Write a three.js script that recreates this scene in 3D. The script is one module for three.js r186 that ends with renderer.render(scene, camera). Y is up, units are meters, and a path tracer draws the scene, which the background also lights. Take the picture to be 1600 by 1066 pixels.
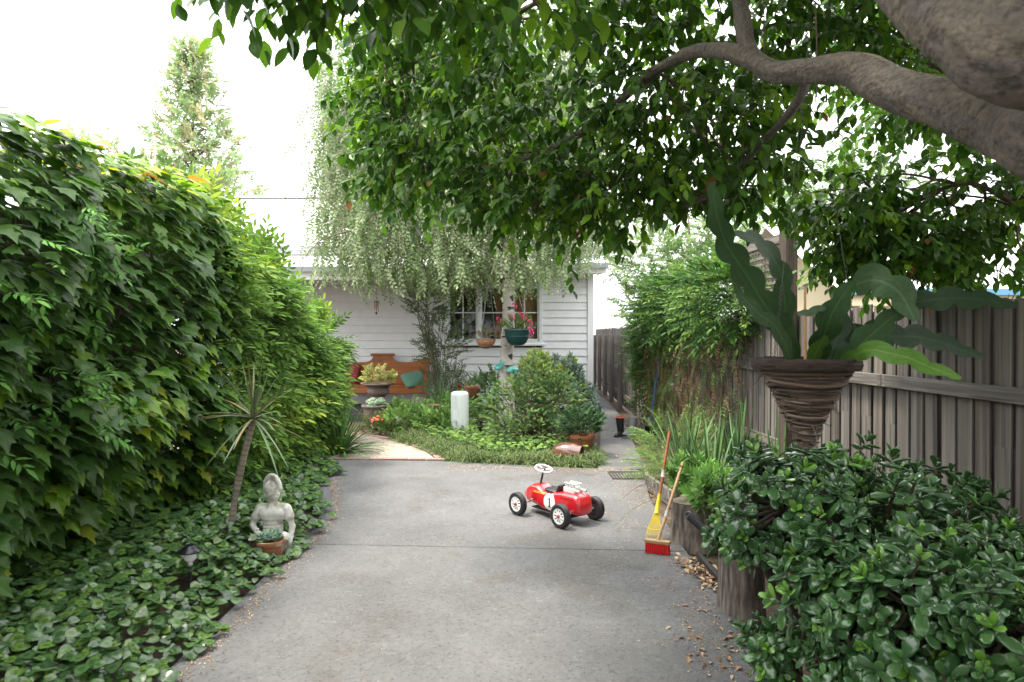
import * as THREE from 'three';
import { mergeGeometries, mergeVertices } from 'three/addons/utils/BufferGeometryUtils.js';
import { RoundedBoxGeometry } from 'three/addons/geometries/RoundedBoxGeometry.js';
import { MarchingCubes } from 'three/addons/objects/MarchingCubes.js';

// ---------------------------------------------------------------- camera, sky, sun, exposure
const scene = new THREE.Scene();
const EYE = 1.6, F = 1067;                                   // eye height in metres, focal length in pixels of a 1600 x 1066 frame
const camera = new THREE.PerspectiveCamera(53.1, 1600 / 1066, 0.05, 200);
camera.position.set(0, EYE, 0);
camera.rotation.x = -0.0094;
camera.focus = 6.5; camera.userData.fStop = 4.5;
const renderer = new THREE.WebGLRenderer({ antialias: true });
renderer.toneMapping = THREE.LinearToneMapping;
renderer.toneMappingExposure = 4.4;
renderer.shadowMap.enabled = true;
{ // bright, even cloud cover
  const w = 64, h = 32, d = new Float32Array(w * h * 4);
  for (let j = 0; j < h; j++) for (let i = 0; i < w; i++) {
    const el = (j + 0.5) / h - 0.5, k = (j * w + i) * 4, up = Math.max(0, Math.sin(el * Math.PI));
    const v = 0.5 + 0.95 * up + 0.05 * Math.sin(i / w * Math.PI * 4 + 1) * Math.cos(el * 3);
    d[k] = v * 0.99; d[k + 1] = v; d[k + 2] = v * 1.015; d[k + 3] = 1;
  }
  const sky = new THREE.DataTexture(d, w, h, THREE.RGBAFormat, THREE.FloatType);
  sky.mapping = THREE.EquirectangularReflectionMapping; sky.magFilter = THREE.LinearFilter; sky.wrapS = THREE.RepeatWrapping; sky.needsUpdate = true;
  scene.background = sky; scene.environment = sky;
}
const sun = new THREE.DirectionalLight(0xfff4e2, 1.4);
sun.position.set(-6, 15, -7); sun.target.position.set(0, 0, -7);
sun.castShadow = true; sun.shadow.radius = 24; sun.shadow.mapSize.set(2048, 2048);
Object.assign(sun.shadow.camera, { left: -16, right: 16, top: 16, bottom: -16, near: 0.5, far: 50 });
scene.add(sun, sun.target);

// ---------------------------------------------------------------- helpers
const V = (x, y, z) => new THREE.Vector3(x, y, z), V2 = (x, y) => new THREE.Vector2(x, y);
function rng(a) { return () => { a |= 0; a = a + 0x6D2B79F5 | 0; let t = Math.imul(a ^ a >>> 15, 1 | a); t = t + Math.imul(t ^ t >>> 7, 61 | t) ^ t; return ((t ^ t >>> 14) >>> 0) / 4294967296; }; }
let rnd = rng(7);
const rr = (a, b) => a + (b - a) * rnd(), gauss = () => rnd() + rnd() + rnd() - 1.5, pick = (a) => a[Math.floor(rnd() * a.length)];
const lerp = (a, b, t) => a + (b - a) * t, clamp = (x, a = 0, b = 1) => Math.min(b, Math.max(a, x)), smooth = (a, b, x) => { const t = clamp((x - a) / (b - a)); return t * t * (3 - 2 * t); };
// a point read off the photograph at a distance in metres
const at = (px, py, D) => V((px - 800) * D / F, EYE + (523 - py) * D / F, -D);
const counts = {};
function numbered(n) { const k = counts[n] = (counts[n] ?? -1) + 1; return k ? `${n}_${String(k).padStart(3, '0')}` : n; }
function tag(o, label, category, group, kind) { if (label) o.userData.label = label; if (category) o.userData.category = category; if (group) o.userData.group = group; if (kind) o.userData.kind = kind; return o; }
function thing(name, label, category, pos = V(0, 0, 0), turn = 0, group) {
  const g = new THREE.Group(); g.name = numbered(name); g.position.copy(pos); g.rotation.y = turn; scene.add(g); return tag(g, label, category, group);
}
function part(parent, name, geometry, material, pos, rot) {
  const m = new THREE.Mesh(geometry, material); m.name = name; m.castShadow = m.receiveShadow = true;
  if (pos) m.position.copy(pos); if (rot) m.rotation.set(...rot);
  parent.add(m); return m;
}
function solo(name, geometry, material, label, category, pos, group, kind) {
  const m = part(scene, numbered(name), geometry, material, pos); return tag(m, label, category, group, kind);
}
// lattice noise
function hash(x, y, z = 0) { let h = Math.imul(x | 0, 374761393) ^ Math.imul(y | 0, 668265263) ^ Math.imul(z | 0, 2147483647 - 5); h = Math.imul(h ^ h >>> 13, 1274126177); return ((h ^ h >>> 16) >>> 0) / 4294967296; }
function noise(x, y, px = 0, py = 0, s = 0) {
  const xi = Math.floor(x), yi = Math.floor(y), u = x - xi, v = y - yi, w = (q, p) => p ? ((q % p) + p) % p : q;
  const a = u * u * (3 - 2 * u), b = v * v * (3 - 2 * v), h = (i, j) => hash(w(i, px), w(j, py), s);
  return lerp(lerp(h(xi, yi), h(xi + 1, yi), a), lerp(h(xi, yi + 1), h(xi + 1, yi + 1), a), b);
}
function fbm(x, y, p = 0, q = 0, o = 4, s = 0) { let t = 0, k = 0.5, n = 0; for (let i = 0; i < o; i++) { t += k * noise(x, y, p, q, s + i); n += k; x *= 2; y *= 2; p *= 2; q *= 2; k *= 0.5; } return t / n; }
function noise3(p, s = 0) { return (noise(p.x + 31.7 * Math.floor(s), p.y + p.z * 0.37) + noise(p.y * 1.3 + 5, p.z * 1.1 + p.x * 0.29 + 9) + noise(p.z + 3, p.x * 0.9 - p.y * 0.2 + 17)) / 3; }
function dtex(w, h, fn, color = true) {
  const d = new Uint8Array(w * h * 4);
  for (let j = 0; j < h; j++) for (let i = 0; i < w; i++) { const c = fn(i / w, j / h), k = (j * w + i) * 4; for (let n = 0; n < 3; n++) d[k + n] = 255 * clamp(Array.isArray(c) ? c[n] : c); d[k + 3] = 255; }
  const t = new THREE.DataTexture(d, w, h); t.wrapS = t.wrapT = THREE.RepeatWrapping; t.magFilter = THREE.LinearFilter; t.minFilter = THREE.LinearMipmapLinearFilter; t.generateMipmaps = true;
  if (color) t.colorSpace = THREE.SRGBColorSpace; t.needsUpdate = true; return t;
}
function rep(t, x, y) { const c = t.clone(); c.repeat.set(x, y); c.needsUpdate = true; return c; }
const std = (o) => new THREE.MeshStandardMaterial({ roughness: 0.8, side: THREE.DoubleSide, ...o });
const phy = (o) => new THREE.MeshPhysicalMaterial({ roughness: 0.8, side: THREE.DoubleSide, ...o });
const lin = (r, g, b) => new THREE.Color().setRGB(r, g, b);
const mtx = (geo, p, e, s) => geo.clone().applyMatrix4(new THREE.Matrix4().compose(p ?? V(0, 0, 0), new THREE.Quaternion().setFromEuler(new THREE.Euler(...(e ?? [0, 0, 0]))), typeof s === 'number' ? V(s, s, s) : s ?? V(1, 1, 1)));
const box = (w, h, d, r = 0.004) => new RoundedBoxGeometry(w, h, d, 1, Math.min(r, w / 2.1, h / 2.1, d / 2.1));
const lathe = (pts, n = 32) => new THREE.LatheGeometry(pts.map(([x, y]) => V2(x, y)), n);
// tube of changing radius along points; uv in metres
function limb(points, radii, { seg = 8, n = 24, wob = 0, seed = 0, flat = 1 } = {}) {
  const c = new THREE.CatmullRomCurve3(points, false, 'centripetal'), fr = c.computeFrenetFrames(n, false), L = c.getLength();
  const pos = [], uv = [], idx = [], p = V(0, 0, 0);
  for (let i = 0; i <= n; i++) {
    const t = i / n, k = t * (radii.length - 1), a = Math.min(radii.length - 2, Math.floor(k)), r0 = lerp(radii[a], radii[a + 1], k - a);
    c.getPointAt(t, p);
    for (let j = 0; j <= seg; j++) {
      const th = j / seg * Math.PI * 2, r = r0 * (1 + wob * (noise(t * L * 5 + seed, Math.cos(th) * 1.4 + 9 + seed) + 0.6 * noise(t * L * 13, Math.sin(th) * 2 + 3 + seed) + 0.3 * noise(t * L * 34, Math.sin(th) * 5 + Math.cos(th) * 4 + 3 + seed) - 0.95));
      const cx = Math.cos(th) * r, cy = Math.sin(th) * r * flat;
      pos.push(p.x + fr.normals[i].x * cx + fr.binormals[i].x * cy, p.y + fr.normals[i].y * cx + fr.binormals[i].y * cy, p.z + fr.normals[i].z * cx + fr.binormals[i].z * cy);
      uv.push(j / seg * Math.max(0.05, Math.PI * 2 * radii[0]), t * L);
    }
  }
  for (let i = 0; i < n; i++) for (let j = 0; j < seg; j++) { const a = i * (seg + 1) + j, b = a + seg + 1; idx.push(a, a + 1, b, b, a + 1, b + 1); }
  for (const e of [0, n]) { const b = pos.length / 3; c.getPointAt(e / n, p); pos.push(p.x, p.y, p.z); uv.push(0, 0); for (let j = 0; j < seg; j++) { const a = e * (seg + 1) + j; e ? idx.push(a, b, a + 1) : idx.push(a, a + 1, b); } }
  const g = new THREE.BufferGeometry(); g.setAttribute('position', new THREE.Float32BufferAttribute(pos, 3)); g.setAttribute('uv', new THREE.Float32BufferAttribute(uv, 2)); g.setIndex(idx); g.computeVertexNormals(); return g;
}
const rod = (a, b, r0, r1 = r0, seg = 8) => limb([a, a.clone().lerp(b, 0.5), b], [r0, r1], { seg, n: 2 });
function grid(nu, nv, fn, uvf) { // fn(u, v) -> Vector3
  const pos = [], uv = [], idx = [];
  for (let i = 0; i <= nu; i++) for (let j = 0; j <= nv; j++) { const p = fn(i / nu, j / nv); pos.push(p.x, p.y, p.z); const q = uvf ? uvf(i / nu, j / nv) : [j / nv, i / nu]; uv.push(q[0], q[1]); }
  for (let i = 0; i < nu; i++) for (let j = 0; j < nv; j++) { const a = i * (nv + 1) + j, b = a + nv + 1; idx.push(a, a + 1, b, b, a + 1, b + 1); }
  const g = new THREE.BufferGeometry(); g.setAttribute('position', new THREE.Float32BufferAttribute(pos, 3)); g.setAttribute('uv', new THREE.Float32BufferAttribute(uv, 2)); g.setIndex(idx); g.computeVertexNormals(); return g;
}
// prism: outline in (z, y) drawn along x from 0 to len, uv in metres
function prism(outline, len) {
  const pos = [], uv = [], idx = [], n = outline.length; let run = 0;
  for (let i = 0; i < n; i++) {
    const [z0, y0] = outline[i], [z1, y1] = outline[(i + 1) % n], d = Math.hypot(z1 - z0, y1 - y0), b = pos.length / 3;
    pos.push(0, y0, z0, len, y0, z0, len, y1, z1, 0, y1, z1); uv.push(0, run, len, run, len, run + d, 0, run + d); idx.push(b, b + 1, b + 2, b, b + 2, b + 3); run += d;
  }
  for (const x of [0, len]) { const b = pos.length / 3; for (const [z, y] of outline) { pos.push(x, y, z); uv.push(z, y); } for (let i = 1; i < n - 1; i++) x ? idx.push(b, b + i + 1, b + i) : idx.push(b, b + i, b + i + 1); }
  const g = new THREE.BufferGeometry(); g.setAttribute('position', new THREE.Float32BufferAttribute(pos, 3)); g.setAttribute('uv', new THREE.Float32BufferAttribute(uv, 2)); g.setIndex(idx); const f = g.toNonIndexed(); f.computeVertexNormals(); return f;
}
function slabShape(pts, depth, bevel = 0.006) { // flat polygon of (x, z), top at y = 0
  const s = new THREE.Shape(pts.map(([x, z]) => V2(x, -z)));
  const g = new THREE.ExtrudeGeometry(s, { depth: depth - bevel, bevelEnabled: bevel > 0, bevelThickness: bevel, bevelSize: bevel, bevelOffset: -bevel, bevelSegments: 1, curveSegments: 4 });
  g.rotateX(-Math.PI / 2); g.translate(0, -depth, 0); return g;
}
// ---------------------------------------------------------------- leaves
function setColor(g, c) { const n = g.attributes.position.count, a = new Float32Array(n * 3); for (let i = 0; i < n; i++) a.set([c.r, c.g, c.b], i * 3); g.setAttribute('color', new THREE.BufferAttribute(a, 3)); return g; }
// blade along +y from the origin, face towards +z
function leafGeo({ L = 1, W = 0.5, n = 4, fold = 0.25, curl = 0.2, wave = 0, shape = (t) => Math.pow(Math.sin(Math.PI * Math.pow(t, 0.85)), 0.8) }) {
  return grid(n, 2, (t, s) => { const x = (s - 0.5) * W * Math.max(0.02, shape(t)); return V(x, t * L, Math.abs(x) * fold - curl * L * t * t + wave * Math.sin(t * 9 + s * 3)); }, (t, s) => [0.5 + (s - 0.5) * Math.max(0.02, shape(t)), t]);
}
// lobed blade (ivy, maple), outline given as polar points around its base
function lobedGeo(out, cup = 0.18, droop = 0.2) {
  const pos = [0, 0.28, 0.0], uv = [0.5, 0.28], idx = []; const full = [...out, ...out.slice(1, -1).reverse().map(([x, y]) => [-x, y])];
  const put = (x, y) => { const r = Math.hypot(x, y - 0.28); pos.push(x, y, cup * Math.abs(x) * 0.8 - droop * y * y * 0.8 - 0.12 * r * r); uv.push(0.5 + x, y); };
  for (const [x, y] of full) put(x * 0.55, 0.28 + (y - 0.28) * 0.55);
  for (const [x, y] of full) put(x, y);
  const n = full.length;
  for (let i = 0; i < n; i++) { const j = (i + 1) % n; idx.push(0, 1 + j, 1 + i, 1 + i, 1 + j, 1 + n + i, 1 + n + i, 1 + j, 1 + n + j); }
  const g = new THREE.BufferGeometry(); g.setAttribute('position', new THREE.Float32BufferAttribute(pos, 3)); g.setAttribute('uv', new THREE.Float32BufferAttribute(uv, 2)); g.setIndex(idx); g.computeVertexNormals(); return g;
}
const _x = V(0, 0, 0), _y = V(0, 0, 0), _z = V(0, 0, 0);
function leafMatrix(p, dir, nrm, s, sx = 1) {
  _y.copy(dir).normalize(); _z.copy(nrm).addScaledVector(_y, -nrm.dot(_y)); if (_z.lengthSq() < 1e-6) _z.set(_y.y, _y.z, _y.x).addScaledVector(_y, -_y.y * _y.x); _z.normalize(); _x.crossVectors(_y, _z);
  return new THREE.Matrix4().makeBasis(_x.clone().multiplyScalar(s * sx), _y.clone().multiplyScalar(s), _z.clone().multiplyScalar(s)).setPosition(p);
}
const jit = (v, k) => V(v.x + gauss() * k, v.y + gauss() * k, v.z + gauss() * k);
// a set of blades: the n largest in view become parts, the rest one mass
class Leaves {
  constructor(geos, colors, mat) { this.geos = geos; this.colors = colors; this.mat = mat; this.items = []; }
  add(p, dir, nrm, s, c, bonus = 1, sx = 1) {
    const D = -p.z, X = p.x / D, Y = (p.y - EYE) / D, seen = D > 0.3 && Math.abs(X) < 0.78 && Math.abs(Y + 0.01) < 0.52;
    this.items.push({ m: leafMatrix(p, dir, nrm, s, sx), g: Math.floor(rnd() * this.geos.length), c: c ?? Math.floor(rnd() * this.colors.length), k: rr(0.78, 1.22), q: seen ? s / D * bonus : s * 1e-6 / (1 + Math.abs(D)) });
  }
  build(parent, n, partName = 'leaf', massName = 'foliage') {
    const list = this.items.sort((a, b) => b.q - a.q), inv = new THREE.Matrix4().makeTranslation(-parent.position.x, -parent.position.y, -parent.position.z);
    const mats = this.colors.map((c) => { const m = this.mat.clone(); m.color.copy(c); return m; });
    for (const it of list.slice(0, n)) { const o = part(parent, partName, this.geos[it.g], mats[it.c]); inv.clone().multiply(it.m).decompose(o.position, o.quaternion, o.scale); }
    const rest = list.slice(n), white = this.mat.clone(); white.color.setRGB(1, 1, 1);
    this.geos.forEach((g, i) => {
      const mine = rest.filter((it) => it.g === i); if (!mine.length) return;
      const im = new THREE.InstancedMesh(g, white, mine.length); im.name = massName; im.userData.kind = 'stuff'; im.castShadow = im.receiveShadow = true;
      const c = new THREE.Color();
      mine.forEach((it, k) => { im.setMatrixAt(k, inv.clone().multiply(it.m)); c.copy(this.colors[it.c]).multiplyScalar(it.k); im.setColorAt(k, c); });
      parent.add(im);
    });
  }
}
// twig with blades on both sides, along +y, nodding towards -z
function sprig(n, L, leaf, { size = 0.1, droop = 0.3, spread = 0.9, r = 0.004, pairs = true, seed = 1, tip = true, hang = 0.2 } = {}) {
  const keep = rnd; rnd = rng(seed);
  const list = [], path = (t) => V(0, L * (t - 0.12 * droop * t * t), -droop * L * t * t * 0.6);
  const tw = limb([path(0), path(0.5), path(1)], [r, r * 0.4], { seg: 4, n: 4 }); list.push(setColor(tw, lin(1.1, 0.62, 0.8)));
  for (let i = 0; i < n; i++) for (const s of pairs ? [-1, 1] : [i % 2 ? 1 : -1]) {
    const t = 0.15 + 0.85 * (i + 0.5 * rnd()) / n, p = path(t), dir = V(s * spread, rr(0.4, 0.9), rr(-hang, hang) - hang), nrm = V(gauss() * 0.3, gauss() * 0.3 - 0.2, 1), k = rr(0.72, 1.3);
    const g = leaf.clone().applyMatrix4(leafMatrix(p, dir, nrm, size * rr(0.7, 1.15))); list.push(setColor(g, lin(k, k * rr(0.94, 1.05), k)));
  }
  if (tip) list.push(setColor(leaf.clone().applyMatrix4(leafMatrix(path(1), V(0, 1, -0.3), V(0, 0, 1), size)), lin(1.15, 1.1, 1)));
  rnd = keep; return mergeGeometries(list);
}
// a thick, keeled blade along points given as [px, py, depth] or vectors, half-widths in metres
function strap(points, half, { n = 10, keel = 0.3, up = V(0, 1, 0), edge = null, thick = 0.0012 } = {}) {
  const c = new THREE.CatmullRomCurve3(points, false, 'centripetal'), pos = [], uv = [], idx = [], p = V(0, 0, 0), tg = V(0, 0, 0);
  for (let i = 0; i <= n; i++) {
    const t = i / n; c.getPointAt(t, p); c.getTangentAt(t, tg); const side = V(0, 0, 0).crossVectors(tg, up); if (side.lengthSq() < 1e-4) side.set(1, 0, 0); side.normalize(); const nn = V(0, 0, 0).crossVectors(side, tg).normalize();
    const w = half(t);
    for (const lay of [0, 1]) for (const [s, k] of [[-1, keel], [0, 0], [1, keel]]) { const e = edge ? edge(t, s) : 1, q = k * w - lay * (s ? thick * 0.5 : thick + w * 0.06); pos.push(p.x + side.x * s * w * e + nn.x * q, p.y + side.y * s * w * e + nn.y * q, p.z + side.z * s * w * e + nn.z * q); uv.push(0.5 + s * 0.5, t); }
  }
  for (let i = 0; i < n; i++) { const a = i * 6, b = a + 6; for (const [u, v] of [[0, 1], [1, 2], [4, 3], [5, 4]]) idx.push(a + u, a + v, b + u, b + u, a + v, b + v); }
  const g = new THREE.BufferGeometry(); g.setAttribute('position', new THREE.Float32BufferAttribute(pos, 3)); g.setAttribute('uv', new THREE.Float32BufferAttribute(uv, 2)); g.setIndex(idx); g.computeVertexNormals(); return g;
}
// ---------------------------------------------------------------- materials
const veinTex = dtex(128, 128, (u, v) => { // midrib and side veins
  const x = Math.abs(u - 0.5), mid = 1 - smooth(0.006, 0.022, x), q = (v - x * 0.9) * 7, f = Math.abs(q - Math.round(q)), side = (1 - smooth(0.03, 0.09, f)) * 0.35;
  const k = 0.86 + 0.1 * noise(u * 14, v * 14) + 0.12 * Math.max(mid, side); return [k * (1 + 0.1 * mid), k, k * 0.96];
});
const lobeTex = dtex(256, 256, (u, v) => { // palmate veins from the base of the blade
  const x = u - 0.5, y = v - 0.02, a = Math.atan2(x, y), r = Math.hypot(x, y); let d = 1;
  for (const b of [0, 0.62, -0.62, 1.35, -1.35]) { const e = Math.abs(a - b) * r; d = Math.min(d, e); }
  const vein = 1 - smooth(0.004, 0.02, d), k = 0.84 + 0.14 * fbm(u * 18, v * 18, 0, 0, 3) + 0.16 * vein; return [k * (1 + 0.08 * vein), k, k * 0.95];
});
const heartTex = dtex(256, 256, (u, v) => { // silver marbling round a dark centre
  const x = u - 0.5, y = v - 0.45, r = Math.hypot(x, y) + 0.12 * (fbm(u * 9, v * 9, 0, 0, 3) - 0.5), ring = smooth(0.17, 0.24, r) * (1 - smooth(0.34, 0.42, r)) * 0.55, k = 0.66 + 0.2 * fbm(u * 20 + 7, v * 20, 0, 0, 3);
  const vein = (1 - smooth(0.004, 0.016, Math.abs(Math.sin(Math.atan2(x, v - 0.1) * 4)) * r)) * 0.15;
  return [k + ring * 0.34, k + ring * 0.3, k + ring * 0.36 + vein * 0.5];
});
const leafMat = (o) => phy({ roughness: 1, specularIntensity: 0.25, transmission: 0.35, thickness: 0, clearcoat: 0.35, clearcoatRoughness: 0.32, map: veinTex, ...o });
const sprigMat = (o) => phy({ roughness: 1, specularIntensity: 0.25, transmission: 0.32, thickness: 0, clearcoat: 0.25, clearcoatRoughness: 0.45, vertexColors: true, ...o });
const barkTex = dtex(512, 512, (u, v) => { const a = fbm(u * 8, v * 8, 8, 8, 5), b = fbm(u * 26, v * 40, 26, 40, 3, 5), c = smooth(0.56, 0.7, fbm(u * 5 + 2, v * 5, 5, 5, 4, 9)), d = smooth(0.6, 0.72, fbm(u * 9, v * 7, 9, 7, 5, 14)); const e = smooth(0.62, 0.68, fbm(u * 22, v * 60, 22, 60, 3, 21)), k = 0.47 + 0.18 * a + 0.14 * (b - 0.5) - 0.07 * d - 0.09 * e; return [k * (1.0 + 0.05 * c), k * (0.95 + 0.03 * c), k * (0.9 - 0.01 * c)]; });
const barkBump = dtex(512, 512, (u, v) => 0.5 + 0.9 * (fbm(u * 12, v * 26, 12, 26, 5, 2) - 0.5), false);
const barkMat = std({ color: lin(0.52, 0.49, 0.47), map: rep(barkTex, 1.6, 1.6), bumpMap: rep(barkBump, 2.6, 2.6), bumpScale: 0.012, roughness: 0.85 });
const twigMat = std({ color: lin(0.11, 0.075, 0.055), roughness: 0.9 });
const woodGrey = [0, 1, 2, 3].map((i) => {
  const t = dtex(256, 512, (u, v) => { const g = fbm(u * 34 + 0.6 * fbm(u * 3, v * 3, 3, 3, 2, i), v * 2.4, 0, 0, 4, i * 7), s = fbm(u * 3, v * 2, 3, 2, 4, 20 + i * 3), st = smooth(0.58, 0.74, fbm(u * 8 + 3, v * 1.3, 0, 0, 3, 40 + i)); const k = 0.44 + 0.3 * (g - 0.5) + 0.22 * (s - 0.5) - 0.12 * st; return [k * 1.02, k * (0.975 - 0.02 * st), k * (0.935 - 0.06 * st)]; });
  return std({ map: t, color: lin(...[[1, 1, 1], [0.86, 0.84, 0.82], [1.1, 1.08, 1.06], [0.8, 0.76, 0.72]][i]), roughness: 0.92, bumpMap: dtex(128, 256, (u, v) => fbm(u * 30, v * 2, 0, 0, 3, i * 7), false), bumpScale: 0.003 });
});
const soilMat = std({ map: rep(dtex(512, 512, (u, v) => { const k = 0.16 + 0.2 * fbm(u * 24, v * 24, 24, 24, 5) + 0.1 * (fbm(u * 6, v * 6, 6, 6, 3, 4) - 0.5); return [k * 1.12, k * 0.94, k * 0.76]; }), 0.5, 0.5), roughness: 1, bumpMap: rep(dtex(256, 256, (u, v) => fbm(u * 20, v * 20, 20, 20, 4, 3), false), 0.7, 0.7), bumpScale: 0.03 });
const concreteTex = dtex(1024, 1024, (u, v) => {
  const fine = fbm(u * 160, v * 160, 160, 160, 3), mid = fbm(u * 14, v * 14, 14, 14, 4, 3), big = fbm(u * 4, v * 4, 4, 4, 4, 8), st = smooth(0.55, 0.72, fbm(u * 7 + 1, v * 7, 7, 7, 5, 12)), pit = smooth(0.76, 0.84, noise(u * 300, v * 300, 300, 300, 30));
  const sp = smooth(0.86, 0.9, noise(u * 90, v * 90, 90, 90, 33));
  let k = 0.385 + 0.07 * (fine - 0.5) + 0.05 * (mid - 0.5) + 0.1 * (big - 0.5) - 0.03 * st - 0.06 * pit + 0.03 * sp; return [k * (1.0 + 0.02 * st), k, k * (1.0 - 0.03 * st)];
});
const concreteMat = std({ map: rep(concreteTex, 1 / 3.1, 1 / 3.1), roughness: 0.88, bumpMap: rep(dtex(512, 512, (u, v) => fbm(u * 120, v * 120, 120, 120, 3), false), 1, 1), bumpScale: 0.004 });
const terracotta = std({ map: dtex(256, 256, (u, v) => { const w = smooth(0.5, 0.68, fbm(u * 6, v * 4, 6, 4, 4, 3)), k = 0.85 + 0.2 * (fbm(u * 30, v * 30, 30, 30, 3) - 0.5); return [lerp(0.62, 0.78, w) * k, lerp(0.4, 0.68, w) * k, lerp(0.28, 0.58, w) * k]; }), roughness: 0.9 });
const darkMetal = std({ color: lin(0.02, 0.02, 0.022), roughness: 0.3, metalness: 0.6 });
const blackRubber = std({ color: lin(0.018, 0.018, 0.019), roughness: 0.55 });
const whitePaint = std({ color: lin(0.72, 0.74, 0.75), roughness: 0.5 });
const wire = std({ color: lin(0.3, 0.3, 0.3), roughness: 0.4, metalness: 0.8 });
// ---------------------------------------------------------------- ground, driveway, paths
{
  const g = new THREE.PlaneGeometry(160, 160, 1, 1); g.rotateX(-Math.PI / 2); const u = g.attributes.uv; for (let i = 0; i < u.count; i++) u.setXY(i, u.getX(i) * 160, u.getY(i) * 160);
  tag(part(scene, 'ground', g, soilMat, V(0, -0.06, -40)), 'bare brown garden soil', null, null, 'structure');
}
const drive = new THREE.Group(); drive.name = 'driveway'; scene.add(drive); tag(drive, 'pale grey concrete driveway with a cross joint', null, null, 'structure');
part(drive, 'slab', slabShape([[-1.66, 1.5], [1.3, 1.5], [1.29, -5.02], [-1.64, -5.2]], 0.09), concreteMat);
part(drive, 'slab', slabShape([[-1.64, -5.212], [1.29, -5.032], [1.34, -6.6], [1.5, -7.7], [1.5, -8.06], [1.02, -8.14], [-0.86, -8.62], [-2.75, -8.74], [-2.3, -7.6], [-1.7, -6]], 0.09), concreteMat);
part(drive, 'joint', slabShape([[-1.63, -5.0], [1.28, -4.8], [1.28, -5.2], [-1.63, -5.4]], 0.02, 0), std({ color: lin(0.07, 0.06, 0.05), roughness: 1 }), V(0, -0.012, 0));
const sidePath = new THREE.Group(); sidePath.name = 'side_path'; scene.add(sidePath); tag(sidePath, 'grey concrete path between house and fence', null, null, 'structure');
{
  const L = (d) => lerp(1.02, 1.86, clamp((d - 8.1) / 6)), Rr = (d) => lerp(1.6, 2.32, clamp((d - 8.1) / 7)), cut = [8.1, 10.4, 13.2, 16.5, 22];
  for (let i = 0; i < 4; i++) { const a = cut[i] + 0.045 * (i === 0), b = cut[i + 1] - 0.012; part(sidePath, 'slab', slabShape([[L(a), -a], [Rr(a), -a], [Rr(b), -b], [L(b), -b]], 0.08), concreteMat, V(0, -0.004, 0)); }
}
{ // exposed-aggregate path with brick edging
  const p = new THREE.Group(); p.name = 'aggregate_path'; scene.add(p); tag(p, 'pale pebble aggregate path edged with bricks', null, null, 'structure');
  const agg = dtex(512, 512, (u, v) => { let best = 9, id = 0; const N = 90, x = u * N, y = v * N; for (let i = -1; i <= 1; i++) for (let j = -1; j <= 1; j++) { const cx = Math.floor(x) + i, cy = Math.floor(y) + j, a = ((cx % N) + N) % N, b = ((cy % N) + N) % N, dx = cx + hash(a, b, 1) - x, dy = cy + hash(a, b, 2) - y, d = dx * dx + dy * dy; if (d < best) { best = d; id = hash(a, b, 3); } } const k = (0.5 + 0.26 * id) * (1 - 0.25 * smooth(0.1, 0.5, best)); return [k * 1.05, k * 0.97, k * (0.84 + 0.1 * hash(id * 999, 3))]; });
  const curve = new THREE.CatmullRomCurve3([V(-0.92, 0, -8.72), V(-1.12, 0, -9.3), V(-1.55, 0, -10.0), V(-2.0, 0, -10.55), V(-2.7, 0, -11.1), V(-3.6, 0, -11.5)]), pts = curve.getPoints(20);
  part(p, 'slab', slabShape([[-2.9, -8.82], ...pts.map((q) => [q.x - 0.06, q.z - 0.0]), [-5, -11.4], [-5, -8.82]], 0.07, 0.002), std({ map: rep(agg, 0.8, 0.8), roughness: 0.9, bumpMap: rep(agg, 0.8, 0.8), bumpScale: 0.003 }), V(0, 0.004, 0));
  const bricks = [0, 1, 2].map((i) => std({ map: dtex(64, 64, (u, v) => { const k = 0.8 + 0.3 * (fbm(u * 9, v * 9, 9, 9, 3, i) - 0.5); return [k * (0.68 + 0.04 * i), k * 0.58, k * (0.51 + 0.02 * i)]; }), roughness: 0.95 }));
  const bg = box(0.225, 0.07, 0.08, 0.008);
  for (let i = 0; i < 9; i++) part(p, 'brick', bg, pick(bricks), V(-0.98 - i * 0.236, -0.024 + rr(-0.003, 0.004), -8.76 + rr(-0.004, 0.004)), [0, rr(-0.015, 0.015) + 0.03, 0]);
  const Lc = curve.getLength(); for (let i = 0; i * 0.236 < Lc - 0.4; i++) { const t = (i * 0.236 + 0.2) / Lc, q = curve.getPointAt(t), d = curve.getTangentAt(t); part(p, 'brick', bg, pick(bricks), V(q.x + 0.0, -0.02 + rr(-0.004, 0.005), q.z), [0, Math.atan2(-d.z, d.x) + rr(-0.02, 0.02), 0]); }
  // second row crossing the path
  for (let i = 0; i < 6; i++) part(p, 'brick', bg, pick(bricks), V(-2.12 - i * 0.236, 0.006 - 0.024 + 0.0, -10.0 + i * 0.03), [0, -0.12, 0]);
}
{ // iron drain grate at the turn of the path
  const g = thing('drain_grate', 'dark iron drain grate set in the concrete beside the green border', 'drain grate', V(1.33, 0.003, -7.72));
  const m = std({ color: lin(0.06, 0.052, 0.045), roughness: 0.7, metalness: 0.5 });
  for (const s of [-1, 1]) { part(g, 'frame_rail', box(0.44, 0.012, 0.024), m, V(0, 0.004, s * 0.19)); part(g, 'frame_rail', box(0.024, 0.012, 0.356), m, V(s * 0.208, 0.004, 0)); }
  for (let i = 0; i < 11; i++) part(g, 'bar', box(0.016, 0.009, 0.354, 0.002), m, V(-0.17 + i * 0.034, 0.003, 0));
}
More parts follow.
